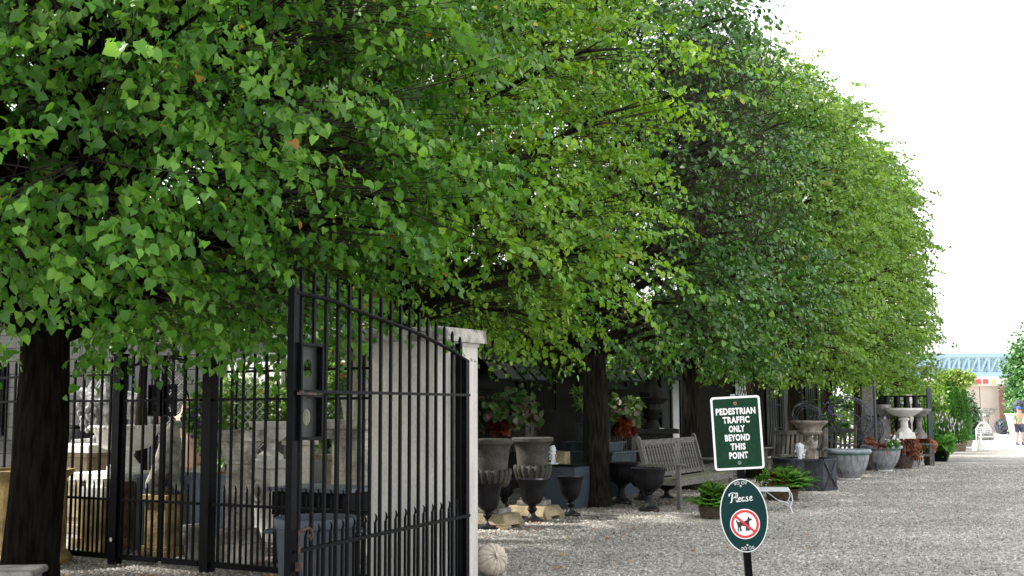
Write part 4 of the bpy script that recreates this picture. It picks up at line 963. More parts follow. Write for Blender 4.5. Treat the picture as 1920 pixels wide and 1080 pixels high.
def splash(label, px, y0, y1, Y, w, seed):
    random.seed(seed); z0, z1 = hz(y1, Y, px), hz(y0, Y, px); t = thing('water_jet', label, 'water jet', PY(px, Y, z0)); m = MB(); h = z1-z0
    for k in range(120):
        q = random.random(); r = w*(.25+.75*math.sin(q*PI)**.7)*random.random(); a = random.random()*6.28
        m.ell((r*math.cos(a), r*math.sin(a), h*q), random.uniform(.006, .02)*(w/.08)**.5, 6, 4)
    part('droplets', m, 'water', t, True)['kind'] = 'stuff'
    part('column', MB().lathe([(w*.25, 0), (w*.35, h*.3), (w*.55, h*.6), (w*.6, h*.85), (w*.25, h)], 12, flute=5, amp=.3, fz=(0, h)), 'water', t, True)
    part('foam', MB().ell((0, 0, .01), (w*1.7, w*1.7, .02), 14, 6, lump=.5), 'water', t, True)
splash('small foaming water jet beside the right stone urn', 1036, 835, 870, 17.2, .06, 3)

# window boxes with begonias
def window_box(px0, px1, label, Y, seed):
    z = hz(805, Y, (px0+px1)/2); a = PY(px0, Y); b = PY(px1, Y); c = (a+b)/2; W = abs(b.x-a.x)
    t = thing('window_box', 'dark planter stand holding the '+label, 'planter', (c.x, c.y, 0), FYAW); blk(t, 'box', W, .3, .22, z-.12, 'darkstone')
    for x in (-W*.42, W*.42): blk(t, 'leg', .06, .2, z-.12, 0, 'darkstone', x=x)
    zc = hz(775, Y, 950)
    bush('begonia', label, (c.x, c.y-.1, zc), (W*.6, .42, .34), 900, .125, LEAF['begonia'], S4, 'plant', base=z, droop=.1, stem=False)
    bush('red_begonia', 'rust-red leaves under the '+label, (c.x+.1*W, c.y-.2, zc-.22), (W*.35, .3, .2), 160, .16, LEAF['orange'], S4, 'plant', base=z, droop=.2, stem=False)
window_box(893, 1000, 'pink and green begonias behind the big stone urns', 19.0, 1)
window_box(1128, 1192, 'pink and green begonias right of the linden trunk', 20.6, 2)
# dark iron fountain by the door
def iron_fountain():
    Y = 23; g = PY(1222, Y); t = thing('dark_iron_fountain', 'tall dark tiered iron fountain urn on a broad base beside the door', 'fountain', g)
    zz = lambda y: hz(y, Y, 1222); r = lambda px: px/F*Y
    blk(t, 'plinth', r(62), r(62), zz(812), 0, 'darkiron'); part('shelf', MB().box((0, 0, zz(808)), (r(88), r(88), .09)), 'darkiron', t)
    part('stem', MB().lathe([(r(20), zz(806)), (r(14), zz(796)), (r(10), zz(788)), (r(18), zz(780)), (r(12), zz(776))], 24), 'darkiron', t, True)
    part('bowl', MB().lathe([(r(10), zz(778)), (r(20), zz(768)), (r(18), zz(758)), (r(30), zz(750)), (r(33), zz(746)), (r(10), zz(744))], 30, flute=12, amp=.1, fz=(0, 9)), 'darkiron', t, True)
    part('upper_stem', MB().lathe([(r(18), zz(746)), (r(20), zz(736)), (r(12), zz(724)), (r(9), zz(716)), (r(13), zz(708)), (r(6), zz(700)), (r(4), zz(670))], 24, flute=8, amp=.15, fz=(0, 9)), 'darkiron', t, True)
    part('label_card', MB().box((r(14), -r(30), zz(804)), (r(9), .01, r(4))), 'white', t)
MT['darkiron'] = M('dark_patinated_iron', (.022, .02, .017), .7, .5, 10, .4)
iron_fountain()

# hexagonal lead fountain basin
def hexa():
    a, b, c = G(1449, 905), G(1541, 921), G(1560, 915); g = PY(1505, G(1510, 921).y+.45); w = size_at(1450, 1560, g.y)/2
    zt = hz(862, g.y-.4, 1505); t = thing('hexagonal_fountain', 'hexagonal dark lead basin with crossed straps and water, right of the green sign', 'fountain', g, FYAW+.35)
    hexo = lambda r: [(r*math.cos(PI/3*k), r*math.sin(PI/3*k)) for k in range(6)]
    R_ = w*1.04
    for k in range(6):
        p0, p1 = Vector((*hexo(R_)[k], 0)), Vector((*hexo(R_)[(k+1) % 6], 0)); mid = (p0+p1)/2; nrm = mid.normalized()
        m = MB().bar(p0+Vector((0, 0, zt/2)), p1+Vector((0, 0, zt/2)), .02, zt, up=(0, 0, 1)); part('side_panel', MB().add([p0, p1, p1+Vector((0, 0, zt)), p0+Vector((0, 0, zt)), p0*.96, p1*.96, p1*.96+Vector((0, 0, zt)), p0*.96+Vector((0, 0, zt))], [(0, 1, 2, 3), (5, 4, 7, 6), (0, 4, 5, 1), (3, 2, 6, 7), (0, 3, 7, 4), (1, 5, 6, 2)]), 'lead', t)
        s = MB(); o = nrm*.008; e = (p1-p0).normalized()*.03
        s.bar(p0+o+e+Vector((0, 0, .04)), p1+o-e+Vector((0, 0, zt-.04)), .016).bar(p1+o*1.5-e+Vector((0, 0, .04)), p0+o*1.5+e+Vector((0, 0, zt-.04)), .016)
        s.tube([mid+nrm*.012+(p1-p0).normalized()*.05*math.cos(q)+Vector((0, 0, zt/2+.05*math.sin(q))) for q in [j*PI/6 for j in range(13)]], .008, 5)
        part('strap', s, 'lead', t); part('rim', MB().bar(p0+Vector((0, 0, zt)), p1+Vector((0, 0, zt)), .05, .03), 'lead', t); part('foot_band', MB().bar(p0+Vector((0, 0, .03)), p1+Vector((0, 0, .03)), .035, .05), 'lead', t)
    part('water', MB().prism([(x*.93, y*.93) for x, y in hexo(R_)], zt-.05, zt-.035), 'pool', t)
    splash('foaming white water jet rising from the hexagonal lead basin', 1497, 831, 863, g.y, .1, 9)
    Y = g.y+.25; px = 1516; zb = zt-.03; zz = lambda y: hz(y, Y, px); r = lambda q: q/F*Y
    t = thing('stone_tazza', 'lichened limestone tazza on a square pedestal standing in the lead basin', 'tazza', PY(px, Y, zb), FYAW); z_ = lambda y: zz(y)-zb
    bev(blk(t, 'pedestal', r(25), r(25), z_(833), 0, 'limed')); bev(blk(t, 'socle', r(19), r(19), .05, z_(833), 'limed'))
    part('stem', MB().lathe([(r(9.5), z_(832)+.05), (r(7), z_(824)), (r(5), z_(818)), (r(8), z_(815))], 24), 'limed', t, True)
    part('bowl', MB().lathe([(r(7), z_(816)), (r(20), z_(814)), (r(23), z_(810)), (r(21), z_(807)), (r(22), z_(803)), (r(27), z_(797)), (r(33), z_(793)), (r(34), z_(791)), (r(34), z_(789)), (r(30), z_(789)), (r(20), z_(796)), (.02, z_(800))], 40, flute=16, amp=.03, fz=(z_(816), z_(806))), 'limed', t, True)
    part('spout', MB().tube([(r(14), 0, z_(842)), (r(20), 0, z_(841)), (r(23), 0, z_(838)), (r(24), 0, z_(832))], r(3), 8), 'darkstone', t, True)
MT['limed'] = M('limed_stone', (.36, .31, .24), .9, .4, 9, .6, col2=(.15, .13, .105), contrast=.1)
hexa()

# two weathered glazed bowls
def bowl(px, base, rimy, rimw, label, tagc):
    g = G(px, base)+Vector((0, .1, 0)); Y = g.y; r = size_at(0, rimw, Y)/2; h = hz(rimy, Y, px)-g.z
    t = thing('glazed_bowl', label, 'planter', g, 0, 'weathered grey bowls along the alley')
    part('body', MB().lathe([(r*.42, 0), (r*.44, .012), (r*.45, .03), (r*.62, h*.2), (r*.78, h*.45), (r*.86, h*.68), (r*.885, h*.86), (r*.85, h*.86), (r*.8, h*.65), (r*.5, h*.25), (.02, h*.2)], 56), 'bowl', t, True)
    part('green_band', MB().lathe([(r*.888, h*.815), (r*.9, h*.83), (r*.9, h*.86), (r*.886, h*.865)], 56, closed=False), 'green_line', t, True)
    part('rim', MB().lathe([(r*.885, h*.86), (r*.97, h*.87), (r*1.0, h*.91), (r*.995, h*.95), (r*.95, h), (r*.88, h*.98), (r*.85, h*.9), (r*.85, h*.84)], 56, closed=False), 'bowlrim', t, True)
    part('foot_disc', MB().lathe([(r*.46, -.005), (r*.5, 0), (r*.5, .02), (r*.44, .03)], 40), 'pave', t, True)
    part('price_tag', MB().box((tagc[0]*r, -math.sqrt(max(.01, .81-tagc[0]**2))*r, h*tagc[1]), (.035, .006, tagc[2])), 'signw' if tagc[3] else 'red', t); return g, r, h
bowl(1595, 899, 842, 84, 'pale grey glazed bowl with green line under its rim, nearer of the two', (-.12, .96, .03, 1))
bowl(1657, 883, 835, 76, 'pale grey glazed bowl with red tag under its rim, farther of the two', (.0, .76, .07, 0))

# watermelon-like carved stone
def melon():
    g = G(921, 1082); r = .5*62/F*g.y; t = thing('carved_melon', 'round ribbed stone melon on the gravel at the foot of the pier', 'ornament', (g.x, g.y+r*.6, 0), 0); V = MB()
    n, k = 64, 32; P = []
    for i in range(k+1):
        th = PI*i/k
        for j in range(n):
            a = 2*PI*j/n; q = r*(1-.07*abs(math.cos(a*6))**10); P.append((q*math.sin(th)*math.cos(a), q*math.sin(th)*math.sin(a), q*.93*math.cos(th)))
    rot = Matrix.Rotation(1.15, 3, 'X') @ Matrix.Rotation(.4, 3, 'Y'); V.add([rot @ Vector(p)+Vector((0, 0, r*.93)) for p in P], [(i*n+j, (i+1)*n+j, (i+1)*n+(j+1) % n, i*n+(j+1) % n) for i in range(k) for j in range(n)])
    part('body', V, 'limestone_pink', t, True)
    s = rot @ Vector((0, 0, r*.95)); part('stalk', MB().tube([s+Vector((0, 0, r*.93)), s*1.03+Vector((.01, 0, r*.95))], [.03, .012], 8), 'limestone_pink', t, True)
MT['limestone_pink'] = M('pinkish_limestone', (.64, .55, .46), .9, .75, 9, .3)
melon()

# white slatted wire table with ferns in baskets
def wire_table():
    a = G(1390, 958)+AL*.1; Y = a.y; z = hz(917, Y, 1400); t = thing('wire_table', 'low white slatted metal table with curved wire legs behind the oval sign', 'table', PY(1404, Y), FYAW+.33)
    W, D = 1.05, .75
    for k in range(11): part('slat', MB().box((0, -D/2+D*k/10, z), (W, .026, .012)), 'whitemetal', t)
    for x in (-W/2, W/2):
        part('edge_bar', MB().box((x, 0, z-.002), (.02, D+.03, .02)), 'whitemetal', t)
        for y in (-D/2, D/2):
            part('leg', MB().tube([(x*.98, y, z), (x*1.04, y, z-.03), (x*1.07, y*1.02, z*.6), (x*1.0, y*1.03, z*.3), (x*1.06, y*1.08, 0)], .009, 6), 'whitemetal', t, True)
        part('brace', MB().tube([(x*.35, 0, z-.01), (x*.7, 0, z*.5), (x*1.03, -D/2, z*.25)], .007, 6).tube([(x*.35, 0, z-.01), (x*.7, 0, z*.5), (x*1.03, D/2, z*.25)], .007, 6), 'whitemetal', t)
wire_table()
def fern(name, label, c, n, ln, mat=None, z0=.2, group=None, cat='fern'):
    t = thing(name, label, cat, c, 0, group); P = []; T = []; Nn = []; S = []
    for k in range(n):
        a = random.random()*6.28; el = random.uniform(.45, 1.4); L_ = ln*random.uniform(.6, 1.1); d = Vector((math.cos(a), math.sin(a), 0)); prev = Vector((0, 0, z0)); m = 24
        for j in range(m):
            q = j/m; p = Vector((0, 0, z0))+d*L_*q*math.cos(el)*1.1+Vector((0, 0, L_*(math.sin(el)*q*1.15-.5*q*q))); tg = (p-prev); prev = p
            if j == 0: continue
            tg.normalize(); sd = tg.cross(Vector((0, 0, 1))).normalized(); wd = math.sin(min(1, q*1.15+.12)*PI)**.8
            for s in (-1, 1): P.append(p); T.append(sd*s+tg*.35+Vector((0, 0, -.15))); Nn.append(Vector((0, 0, 1))+d*.2); S.append(ln*.15*max(.15, wd)*random.uniform(.8, 1.1))
    stuff_ = link('fronds', leaf_mesh('fronds', np.array(P), np.array(T), np.array(Nn), np.array(S), rng.random(len(P)), SL), mat or LEAF['fern'], t); return t
def basket(label, g, r, h):
    t = thing('wicker_basket', label, 'basket', g); m = MB()
    part('body', MB().lathe([(r*.85, 0), (r*.9, .01), (r, h*.9), (r*1.05, h), (r*.96, h), (r*.9, h*.8)], 26), 'wicker', t, True)
    for k in range(7): part('woven_band', MB().lathe([(r*(.89+.12*k/7), h*k/7+.008), (r*(.93+.12*k/7), h*k/7+.02), (r*(.9+.12*k/7), h*k/7+.034)], 26, closed=False), 'wicker', t, True)
    part('soil', MB().lathe([(.01, h*.9), (r*.92, h*.9)], 16), 'soil', t)
g = PY(1334, G(1334, 973).y+.12); basket('dark wicker basket of fern standing left of the oval sign', g, .2, .15); fern('fern', 'bright green fern spilling from the basket left of the oval sign', g, 110, .62, z0=.13)
g = PY(1462, G(1462, 940).y+.28); basket('dark wicker basket under the right end of the white wire table', g, .26, .17); fern('fern', 'bright green fern leaning right in front of the lead basin', g+Vector((.12, 0, 0)), 120, .7, z0=.15)
bush('red_coleus', 'clump of reddish brown leaves beside the fern at the wire table', tuple(g+Vector((-.08, -.1, .34))), (.14, .12, .1), 90, .08, LEAF['bronze'], S4, 'plant', base=.2)
g2 = g+Vector((-.3, .15, 0)); bush('upright_herb', 'thin upright stems with small leaves left of the lead basin', tuple(g2+Vector((0, 0, .38))), (.12, .1, .3), 90, .08, LEAF['fern'], SL, 'plant', base=0.)

# wire cages, vines and things further along
def orb(label, px, y0, y1, Y, mat, n=9, wr=.008, seed=1, z=None, dens=0):
    random.seed(seed); z0, z1 = hz(y1, Y, px), hz(y0, Y, px); r = (z1-z0)/2; t = thing('wire_orb', label, 'garden orb', PY(px, Y, (z0+z1)/2), 0, 'wire orbs')
    for k in range(n):
        m = Euler((random.random()*6, random.random()*6, 0)).to_matrix(); q = random.choice((1, 1, .92, .8)); off = math.sqrt(1-q*q)*r
        part('wire_ring', MB().tube([m @ Vector((q*r*math.cos(a), q*r*math.sin(a), off)) for a in [j*PI/14 for j in range(29)]], wr, 5, cap=False), mat, t)
    return t
orb('large open wire cage orb behind the pale bowls', 1584, 740, 838, 26.6, 'silverwire', 12, .007, 4)
orb('smaller dark wire cage orb right of the large one', 1628, 778, 832, 27.2, 'darkwire', 16, .007, 5)
orb('dark tangle of wire hoops left of the trunk behind the stone tazza', 1512, 752, 806, 26.0, 'darkwire', 12, .01, 6)
bush('climbing_plant', 'climbing plant with violet flowers seen through the wire cage', yp(1570, 780, 29), (.4, .3, .45), 800, .08, LEAF['t3'], flowers=(30, .06, 'purple'))
for k_, (px_, lab_) in enumerate(((1500, 'dark green shrub beyond the building end'), (1560, 'green shrub seen between the two trunks behind the wire orbs'), (1620, 'green shrub filling the gap behind the timber slab'))):
    bush('hedge_shrub', lab_, tuple(at(px_, 750, 43+k_)), (1.3, .6, 1.6), 2200, .13, LEAF['box'], S2)
bush('hedge_shrub', 'green shrub growing behind the weathered timber slab', yp(1665, 770, 36), (1.1, .5, .8), 1800, .11, LEAF['box'], S2)
Y = 27.5; g = PY(1626, Y); t = thing('timber_slab', 'tall weathered grey timber slab standing behind the wire orbs', 'timber', g, .1); bev(part('slab', MB().box((0, 0, hz(738, Y, 1626)/2+.1), (.3, .1, hz(738, Y, 1626)+.2)), 'teak', t), .015)
Y = 26.8; g = PY(1640, Y); one('steel_post', MB().tube([(0, 0, 0), (0, 0, 2.1)], .03, 10), 'silverwire', 'slim steel post beside the timber slab', 'post', g)
one('dome_stone', MB().ell((0, 0, .1), (.62, .5, .38), 22, 12, lump=.15), 'darkstone', 'big dark rounded stone behind the farther pale bowl', 'stone', G(1636, 862)+AL*1.2, smooth=True)
# iron railing with baluster posts beyond
def railing():
    Y = 30; g = PY(1650, Y); t = thing('dark_railing', 'dark iron railing with swelling baluster posts behind the birdbath', 'railing', g, 0)
    zt = hz(740, Y, 1690); zb = hz(792, Y, 1690); W = size_at(1650, 1742, Y)
    part('top_bar', MB().box((W/2, 0, zt), (W, .05, .04)), 'iron', t)
    for px in (1663, 1683, 1700, 1716):
        x = (px-1650)/F*Y; part('baluster', MB().lathe([(.06, 0), (.07, zb*.6), (.09, zb), (.05, zb+(zt-zb)*.2), (.1, zb+(zt-zb)*.55), (.07, zb+(zt-zb)*.8), (.08, zt)], 12), 'black', t, True, loc=(x, 0, 0))
    m = MB(); x = 0
    pk = MB().bar((0, 0, .1), (0, 0, zt), .02).mesh('bar'); pk.materials.append(MT['iron'])
    while x < W: link('bar', pk, None, t, (x, .05, 0)); x += .13
    part('corner_post', MB().box((W, 0, zt/2+.1), (.12, .1, zt+.2)), 'dzinc', t)
railing()
def birdbath(px, Y, topy, basey, rimw, label, mat='pale', sq=True):
    zt = hz(topy, Y, px); zb = max(gz(Y), hz(basey, Y, px)); r = size_at(0, rimw, Y)/2; h = zt-zb
    t = thing('birdbath', label, 'birdbath', PY(px, Y, zb))
    part('basin', MB().lathe([(r*.2, h*.7), (r*.6, h*.76), (r*.85, h*.86), (r*1, h*.93), (r*1.0, h), (r*.93, h), (r*.7, h*.9), (.02, h*.86)], 40), mat, t, True)
    part('stem', MB().lathe([(r*.42, h*.2), (r*.38, h*.26), (r*.22, h*.36), (r*.2, h*.56), (r*.3, h*.62), (r*.3, h*.66), (r*.2, h*.7)], 26), mat, t, True)
    part('base', MB().box((0, 0, h*.1), (r*.95, r*.95, h*.2), taper=.9), mat, t); return t
birdbath(1694, 27.6, 765, 822, 66, 'wide pale stone birdbath behind the bronze-leaved plants')
t = birdbath(1722, 28.8, 766, 822, 44, 'second stone birdbath half hidden behind the white-flowering plant', 'grey')
Y = 28; zz = lambda y, px=1655: hz(y, Y, px); g = PY(1655, Y); r = lambda q: q/F*Y; t = thing('gadroon_urn', 'dark fluted stone urn on a pedestal left of the wide birdbath', 'urn', g)
blk(t, 'pedestal', r(20), r(20), zz(785), 0, 'grey'); part('bowl', MB().lathe([(r(8), zz(785)), (r(5), zz(779)), (r(12), zz(772)), (r(14), zz(764)), (r(15), zz(757)), (r(11), zz(757))], 36, flute=14, amp=.08, fz=(0, zz(762))), 'grey', t, True)
part('price_card', MB().box((0, -r(10.5), zz(782)), (r(4), .01, r(5))), 'signw', t)
Y = 34; zz = lambda y: hz(y, Y, 1703); g = PY(1703, Y); r = lambda q: q/F*Y; t = thing('stepped_finial', 'cream stone pier with stepped pyramid cap beyond the dark railing', 'pier', g); blk(t, 'shaft', r(24), r(24), zz(757)-g.z, 0, 'pale')
for k, (a, y0, y1) in enumerate(((36, 757, 752), (30, 752, 746), (16, 746, 740))): bev(part('cap_step', MB().box((0, 0, (zz(y0)+zz(y1))/2-g.z), (r(a), r(a), zz(y1)-zz(y0)), taper=.75), 'pale', t))
# bronze foliage pots and wooden stand
g = G(1652, 878)+AL*.9
def pot(label, g, r, h, mat, cat='pot', name='pot'):
    t = thing(name, label, cat, g); part('body', MB().lathe([(r*.75, 0), (r*.8, .01), (r, h*.85), (r*1.08, h*.88), (r*1.08, h), (r*.95, h), (r*.9, h*.8)], 24), mat, t, True); part('soil', MB().lathe([(.01, h*.88), (r*.95, h*.88)], 16), 'soil', t); return t
g = G(1690, 879)+AL*.2; pot('dark pot hidden under spilling bronze leaves', g, .26, .3, 'wicker'); bush('bronze_plant', 'mound of drooping bronze leaves right of the farther pale bowl', (g.x, g.y-.05, .5), (.42, .36, .42), 1100, .095, LEAF['bronze'], SL, 'plant', droop=.7, base=.25)
bush('bronze_plant', 'low line of red-brown leaves behind the rim of the farther bowl', yp(1647, 827, 25.9), (.34, .2, .12), 260, .09, LEAF['bronze'], SL, 'plant', base=0.)
bush('white_flowering_plant', 'small plant with pinkish white blooms behind the farther bowl', yp(1672, 826, 25.6), (.16, .15, .14), 160, .06, LEAF['box'], S4, 'plant', flowers=(26, .06, 'pinkwhite'))
g = G(1727, 874)+AL*.2; h = hz(832, g.y, 1725)-g.z
t = thing('wooden_stand', 'grey wooden slatted plant stand between bronze and coral plants', 'stand', g, FYAW)
for x in (-.28, .24):
    for y in (-.14, .14): blk(t, 'leg', .05, .05, h-.03, 0, 'teak', x=x, y=y)
for k in range(4): part('top_slat', MB().box((0, -.15+.1*k, h-.015), (.66, .08, .03)), 'teak', t)
part('rail', MB().box((0, -.14, h*.5), (.5, .03, .06)), 'teak', t)
t = thing('grey_box', 'small grey framed box on the gravel under the wooden stand', 'box', G(1715, 876), FYAW); blk(t, 'panel', .2, .12, .2, 0, 'bowl'); part('frame', MB().box((-.1, -.065, .1), (.025, .015, .2)).box((.1, -.065, .1), (.025, .015, .2)).box((0, -.065, .19), (.2, .016, .02)), 'teak', t)
g = G(1740, 873)+AL*.15; t = pot('squat baluster-shaped grey pot under coral leaves', g, .14, .34, 'darkstone'); bush('coral_plant', 'cluster of coral red drooping leaves on top of the grey pot', (g.x, g.y-.05, .5), (.2, .18, .27), 260, .11, LEAF['coral'], SL, 'plant', droop=.8, base=.3)
bush('bronze_plant', 'reddish leaves on top of the wooden plant stand', (g.x-.25, g.y, .6), (.3, .2, .11), 220, .09, LEAF['bronze'], SL, 'plant', base=.5)
# big white tobacco plant
g = PY(1757, 33)
pot('black plastic pot under the big white-flowering tobacco plant', g, .26, .3, 'iron')
t = bush('tobacco_plant', 'big leafy tobacco plant with hanging white trumpet flowers', (g.x, g.y, hz(822, g.y, 1760)), (.5, .45, .48), 420, .22, LEAF['big'], S8, 'plant', droop=.3, base=.2)
def trumpets(t, n):
    m = []; P = []; T = []; S = []
    for k in range(n):
        a = random.random()*6.28; q = random.random()**.5; x, y = .62*q*math.cos(a)+.1, .4*q*math.sin(a); z = .98+random.uniform(-.1, .28)-.35*q
        P.append((x, y, z)); T.append((random.uniform(-.4, .4), random.uniform(-.4, .4), -1)); S.append(.13)
    o = link('trumpet_flowers', leaf_mesh('trumpet_flowers', np.array(P), np.array(T), unit(n), np.array(S), np.ones(n), SN), 'pinkwhite', t); o['kind'] = 'stuff'
    P2 = np.array(P); st = P2.copy(); st[:, :2] *= .4; st[:, 2] -= .35; link('flower_stalks', tubes_mesh('flower_stalks', st, P2, np.full(n, .008), np.full(n, .004)), LEAF['fern'], t)
trumpets(t, 90)
# arborvitae in baskets
def thuja(px, base, top, w, label, potmat, pw, seed):
    g = G(px, base); Y = g.y; ph = .3; H_ = hz(top, Y, px)-g.z; r = size_at(0, w, Y)/2
    random.seed(seed); t = pot(label.replace('dense green conical arborvitae', 'planter of the arborvitae').replace('arborvitae', 'arborvitae', 1), g, pw/2, ph, potmat, 'planter', 'round_planter')
    t = thing('arborvitae', label, 'shrub', (g.x, g.y, g.z+ph*.85), 0, 'potted arborvitae beside the alley'); n = 5200; hh = H_-ph*.85
    q = rng.random(n)**.8; a = rng.random(n)*6.28; rr = .85*r*np.sqrt(np.clip(1-q**1.25, 0, 1))*(.8+.25*np.sin(a*3+q*9+seed))*(.75+.3*rng.random(n)); rr = np.maximum(rr, .02)*np.where(q < .06, .8, 1)
    P = np.stack([rr*np.cos(a), rr*np.sin(a), q*hh], 1); T = np.stack([np.cos(a)*.5, np.sin(a)*.5, np.full(n, 1.)], 1)+rng.normal(size=(n, 3))*.25; Nn = np.stack([np.cos(a), np.sin(a), np.full(n, .2)], 1)+rng.normal(size=(n, 3))*.6
    link('foliage', leaf_mesh('foliage', P, T, Nn, .09*(.6+.7*rng.random(n)), rng.random(n), SN2), LEAF['thuja'], t); part('trunk', MB().tube([(0, 0, -.03), (0, 0, hh*.7)], [.035, .01], 6), 'bark', t)
SN2 = (np.array([[0, 0, 0], [-.26, .5, .03], [0, 1, -.03], [.26, .5, .03]], float), [(0, 2, 1), (0, 3, 2)])
MT['wicker2'] = M('pale_wicker', (.26, .21, .15), .85, .4, 22, .8, streak=(1, 1, 3))
thuja(1757, 846, 722, 32, 'dense green conical arborvitae behind the tobacco plant', 'wicker', .5, 1)
thuja(1783, 842, 716, 34, 'tallest dense green conical arborvitae with twin tips', 'iron', .45, 2)
thuja(1798, 846, 728, 38, 'dense green conical arborvitae in a wicker tub, nearest to the alley', 'wicker2', .62, 3)
thuja(1812, 838, 732, 32, 'slim dense green conical arborvitae in a wicker tub, farthest along', 'wicker2', .55, 4)

# ------------------------------------------------------------------ signs
SY = 7.22; K = SY/F
def sign_root(name, label, px, py, rho, cat='sign', yoff=0):
    p = at(px, py, SY+yoff); t = thing(name, label, cat, p)
    t.rotation_euler = Matrix(((math.cos(rho), -math.sin(rho), 0), (0, 0, -1), (math.sin(rho), math.cos(rho), 0))).to_euler(); return t
def rrect(w, h, r, n=6):
    o = []
    for cx, cy, a0 in ((w/2-r, h/2-r, 0), (-w/2+r, h/2-r, PI/2), (-w/2+r, -h/2+r, PI), (w/2-r, -h/2+r, 3*PI/2)):
        for k in range(n+1): a = a0+PI/2*k/n; o.append((cx+r*math.cos(a), cy+r*math.sin(a)))
    return o
def text_part(t, s, cx, cy, w, h, z, mat='signw', off=.045):
    cu = bpy.data.curves.new('txt', 'FONT'); cu.body = s; cu.offset = off; cu.extrude = .0; cu.resolution_u = 3; cu.space_character = 1.12
    o = bpy.data.objects.new('txt', cu); C.objects.link(o); dg = bpy.context.evaluated_depsgraph_get(); me = bpy.data.meshes.new_from_object(o.evaluated_get(dg)); bpy.data.objects.remove(o)
    co = np.zeros(len(me.vertices)*3, np.float32); me.vertices.foreach_get('co', co); co = co.reshape(-1, 3); lo, hi = co.min(0), co.max(0)
    co[:, 0] = (co[:, 0]-(lo[0]+hi[0])/2)/(hi[0]-lo[0])*w; co[:, 1] = (co[:, 1]-(lo[1]+hi[1])/2)/(hi[1]-lo[1])*h; co[:, 2] = 0
    me.vertices.foreach_set('co', co.ravel()); me.update(); me.name = 'lettering'; me.materials.clear()
    return link('lettering', me, mat, t, (cx, cy, z))
t = sign_root('traffic_sign', 'dark green rectangular sign with white border reading PEDESTRIAN TRAFFIC ONLY BEYOND THIS POINT', 1382.5, 811.5, R(2.7))
w, h = 92.5*K, 135.5*K
part('board', MB().prism(rrect(w, h, .02), -.004, 0), 'signw', t); part('green_field', MB().prism(rrect(w-.027, h-.027, .011), 0, .0012), 'signg', t)
lines = [('PEDESTRIAN', 74, 771.3), ('TRAFFIC', 50, 787.4), ('ONLY', 29.5, 804), ('BEYOND', 46.5, 820.2), ('THIS', 28, 836.8), ('POINT', 35, 853)]
for s, wp, yy in lines: text_part(t, s, -.002+(0 if s != 'PEDESTRIAN' else .0), (811.5-yy)*K, wp*K*1.0, 12.6*K, .0022)
for px, yy, dx in ((1376, 757, -.002), (1386, 866.5, 0)):
    b = part('bolt', MB().lathe([(.0, 0), (.011, 0), (.011, .0015), (.0, .0015)], 18), 'rustwash' if yy < 800 else 'bowl', t, True, loc=(dx, (811.5-yy)*K, .0014)); part('bolt_head', MB().lathe([(.005, .0015), (.0045, .005), (.0, .0055)], 10), 'rust', b)
part('tape_strip', MB().box((-.012, h/2+.006, -.006), (.03, .016, .004)), 'bowlrim', t)
t = sign_root('oval_sign', 'dark teal oval sign with white rim reading Please above a crossed-out dog', 1395, 966.5, R(5.2))
def oval(w, h, n=56): return [(w/2*math.cos(2*PI*k/n), h/2*math.sin(2*PI*k/n)) for k in range(n)]
w, h = 88*K, 134*K
part('board', MB().prism(oval(w, h), -.004, 0), 'signw', t); part('teal_field', MB().prism(oval(w-.012, h-.012), 0, .0012), 'signt', t)
# script lettering drawn stroke by stroke
def ribbon(m, pts, wd, z):
    n = len(pts); L_ = []; R_ = []
    for i, p in enumerate(pts):
        a = pts[max(0, i-1)]; b = pts[min(n-1, i+1)]; dx, dy = b[0]-a[0], b[1]-a[1]; q = math.hypot(dx, dy)+1e-9
        w_ = wd*(.55+.75*abs(dy)/q); nx, ny = -dy/q*w_, dx/q*w_; L_.append((p[0]+nx, p[1]+ny, z)); R_.append((p[0]-nx, p[1]-ny, z))
    m.add(L_+R_, [(i, n+i, n+i+1, i+1) for i in range(n-1)])
def smooth_pts(P, k=5):
    out = []; n = len(P)
    for i in range(n-1):
        p0, p1, p2, p3 = P[max(0, i-1)], P[i], P[i+1], P[min(n-1, i+2)]
        for j in range(k):
            u = j/k; out.append(tuple(.5*((2*p1[a])+(-p0[a]+p2[a])*u+(2*p0[a]-5*p1[a]+4*p2[a]-p3[a])*u*u+(-p0[a]+3*p1[a]-3*p2[a]+p3[a])*u**3) for a in (0, 1)))
    out.append(P[-1]); return out
glyph = {'P': ([(.75, 2.0), (.6, 1.2), (.45, .4), (.25, .02), (.05, .1)], [(.0, 1.45), (.1, 1.95), (.7, 2.2), (1.3, 2.05), (1.45, 1.6), (1.15, 1.1), (.7, 1.0)]),
         'l': ([(.0, .3), (.3, 1.2), (.4, 1.9), (.27, 2.1), (.16, 1.6), (.12, .4), (.25, .03), (.5, .35)],), 'e': ([(.0, .45), (.35, .6), (.5, .85), (.3, 1.02), (.08, .7), (.06, .3), (.25, .02), (.65, .25)],),
         'a': ([(.52, .82), (.3, 1.0), (.06, .65), (.1, .15), (.3, .03), (.5, .4), (.56, .85)], [(.6, 1.0), (.52, .3), (.62, .03), (.85, .3)]), 's': ([(.46, .85), (.3, 1.02), (.14, .78), (.3, .5), (.42, .22), (.22, 0), (.0, .15)],)}
m = MB(); x = 0; u = 8.1*K*.98
for ch, adv in (('P', 1.35), ('l', .5), ('e', .72), ('a', .9), ('s', .78), ('e', .7)):
    for st in glyph[ch]: ribbon(m, [((px_+x)*u-2.45*u, py_*u) for px_, py_ in smooth_pts(st)], (.105 if ch in 'Pl' else .085)*u, 0)
    x += adv
m.v = [(a*1.1, b, c) for a, b, c in m.v]
part('script_lettering', m, 'signw', t, loc=(-.0065, (966.5-941)*K, .0022))
cy = (966.5-982)*K
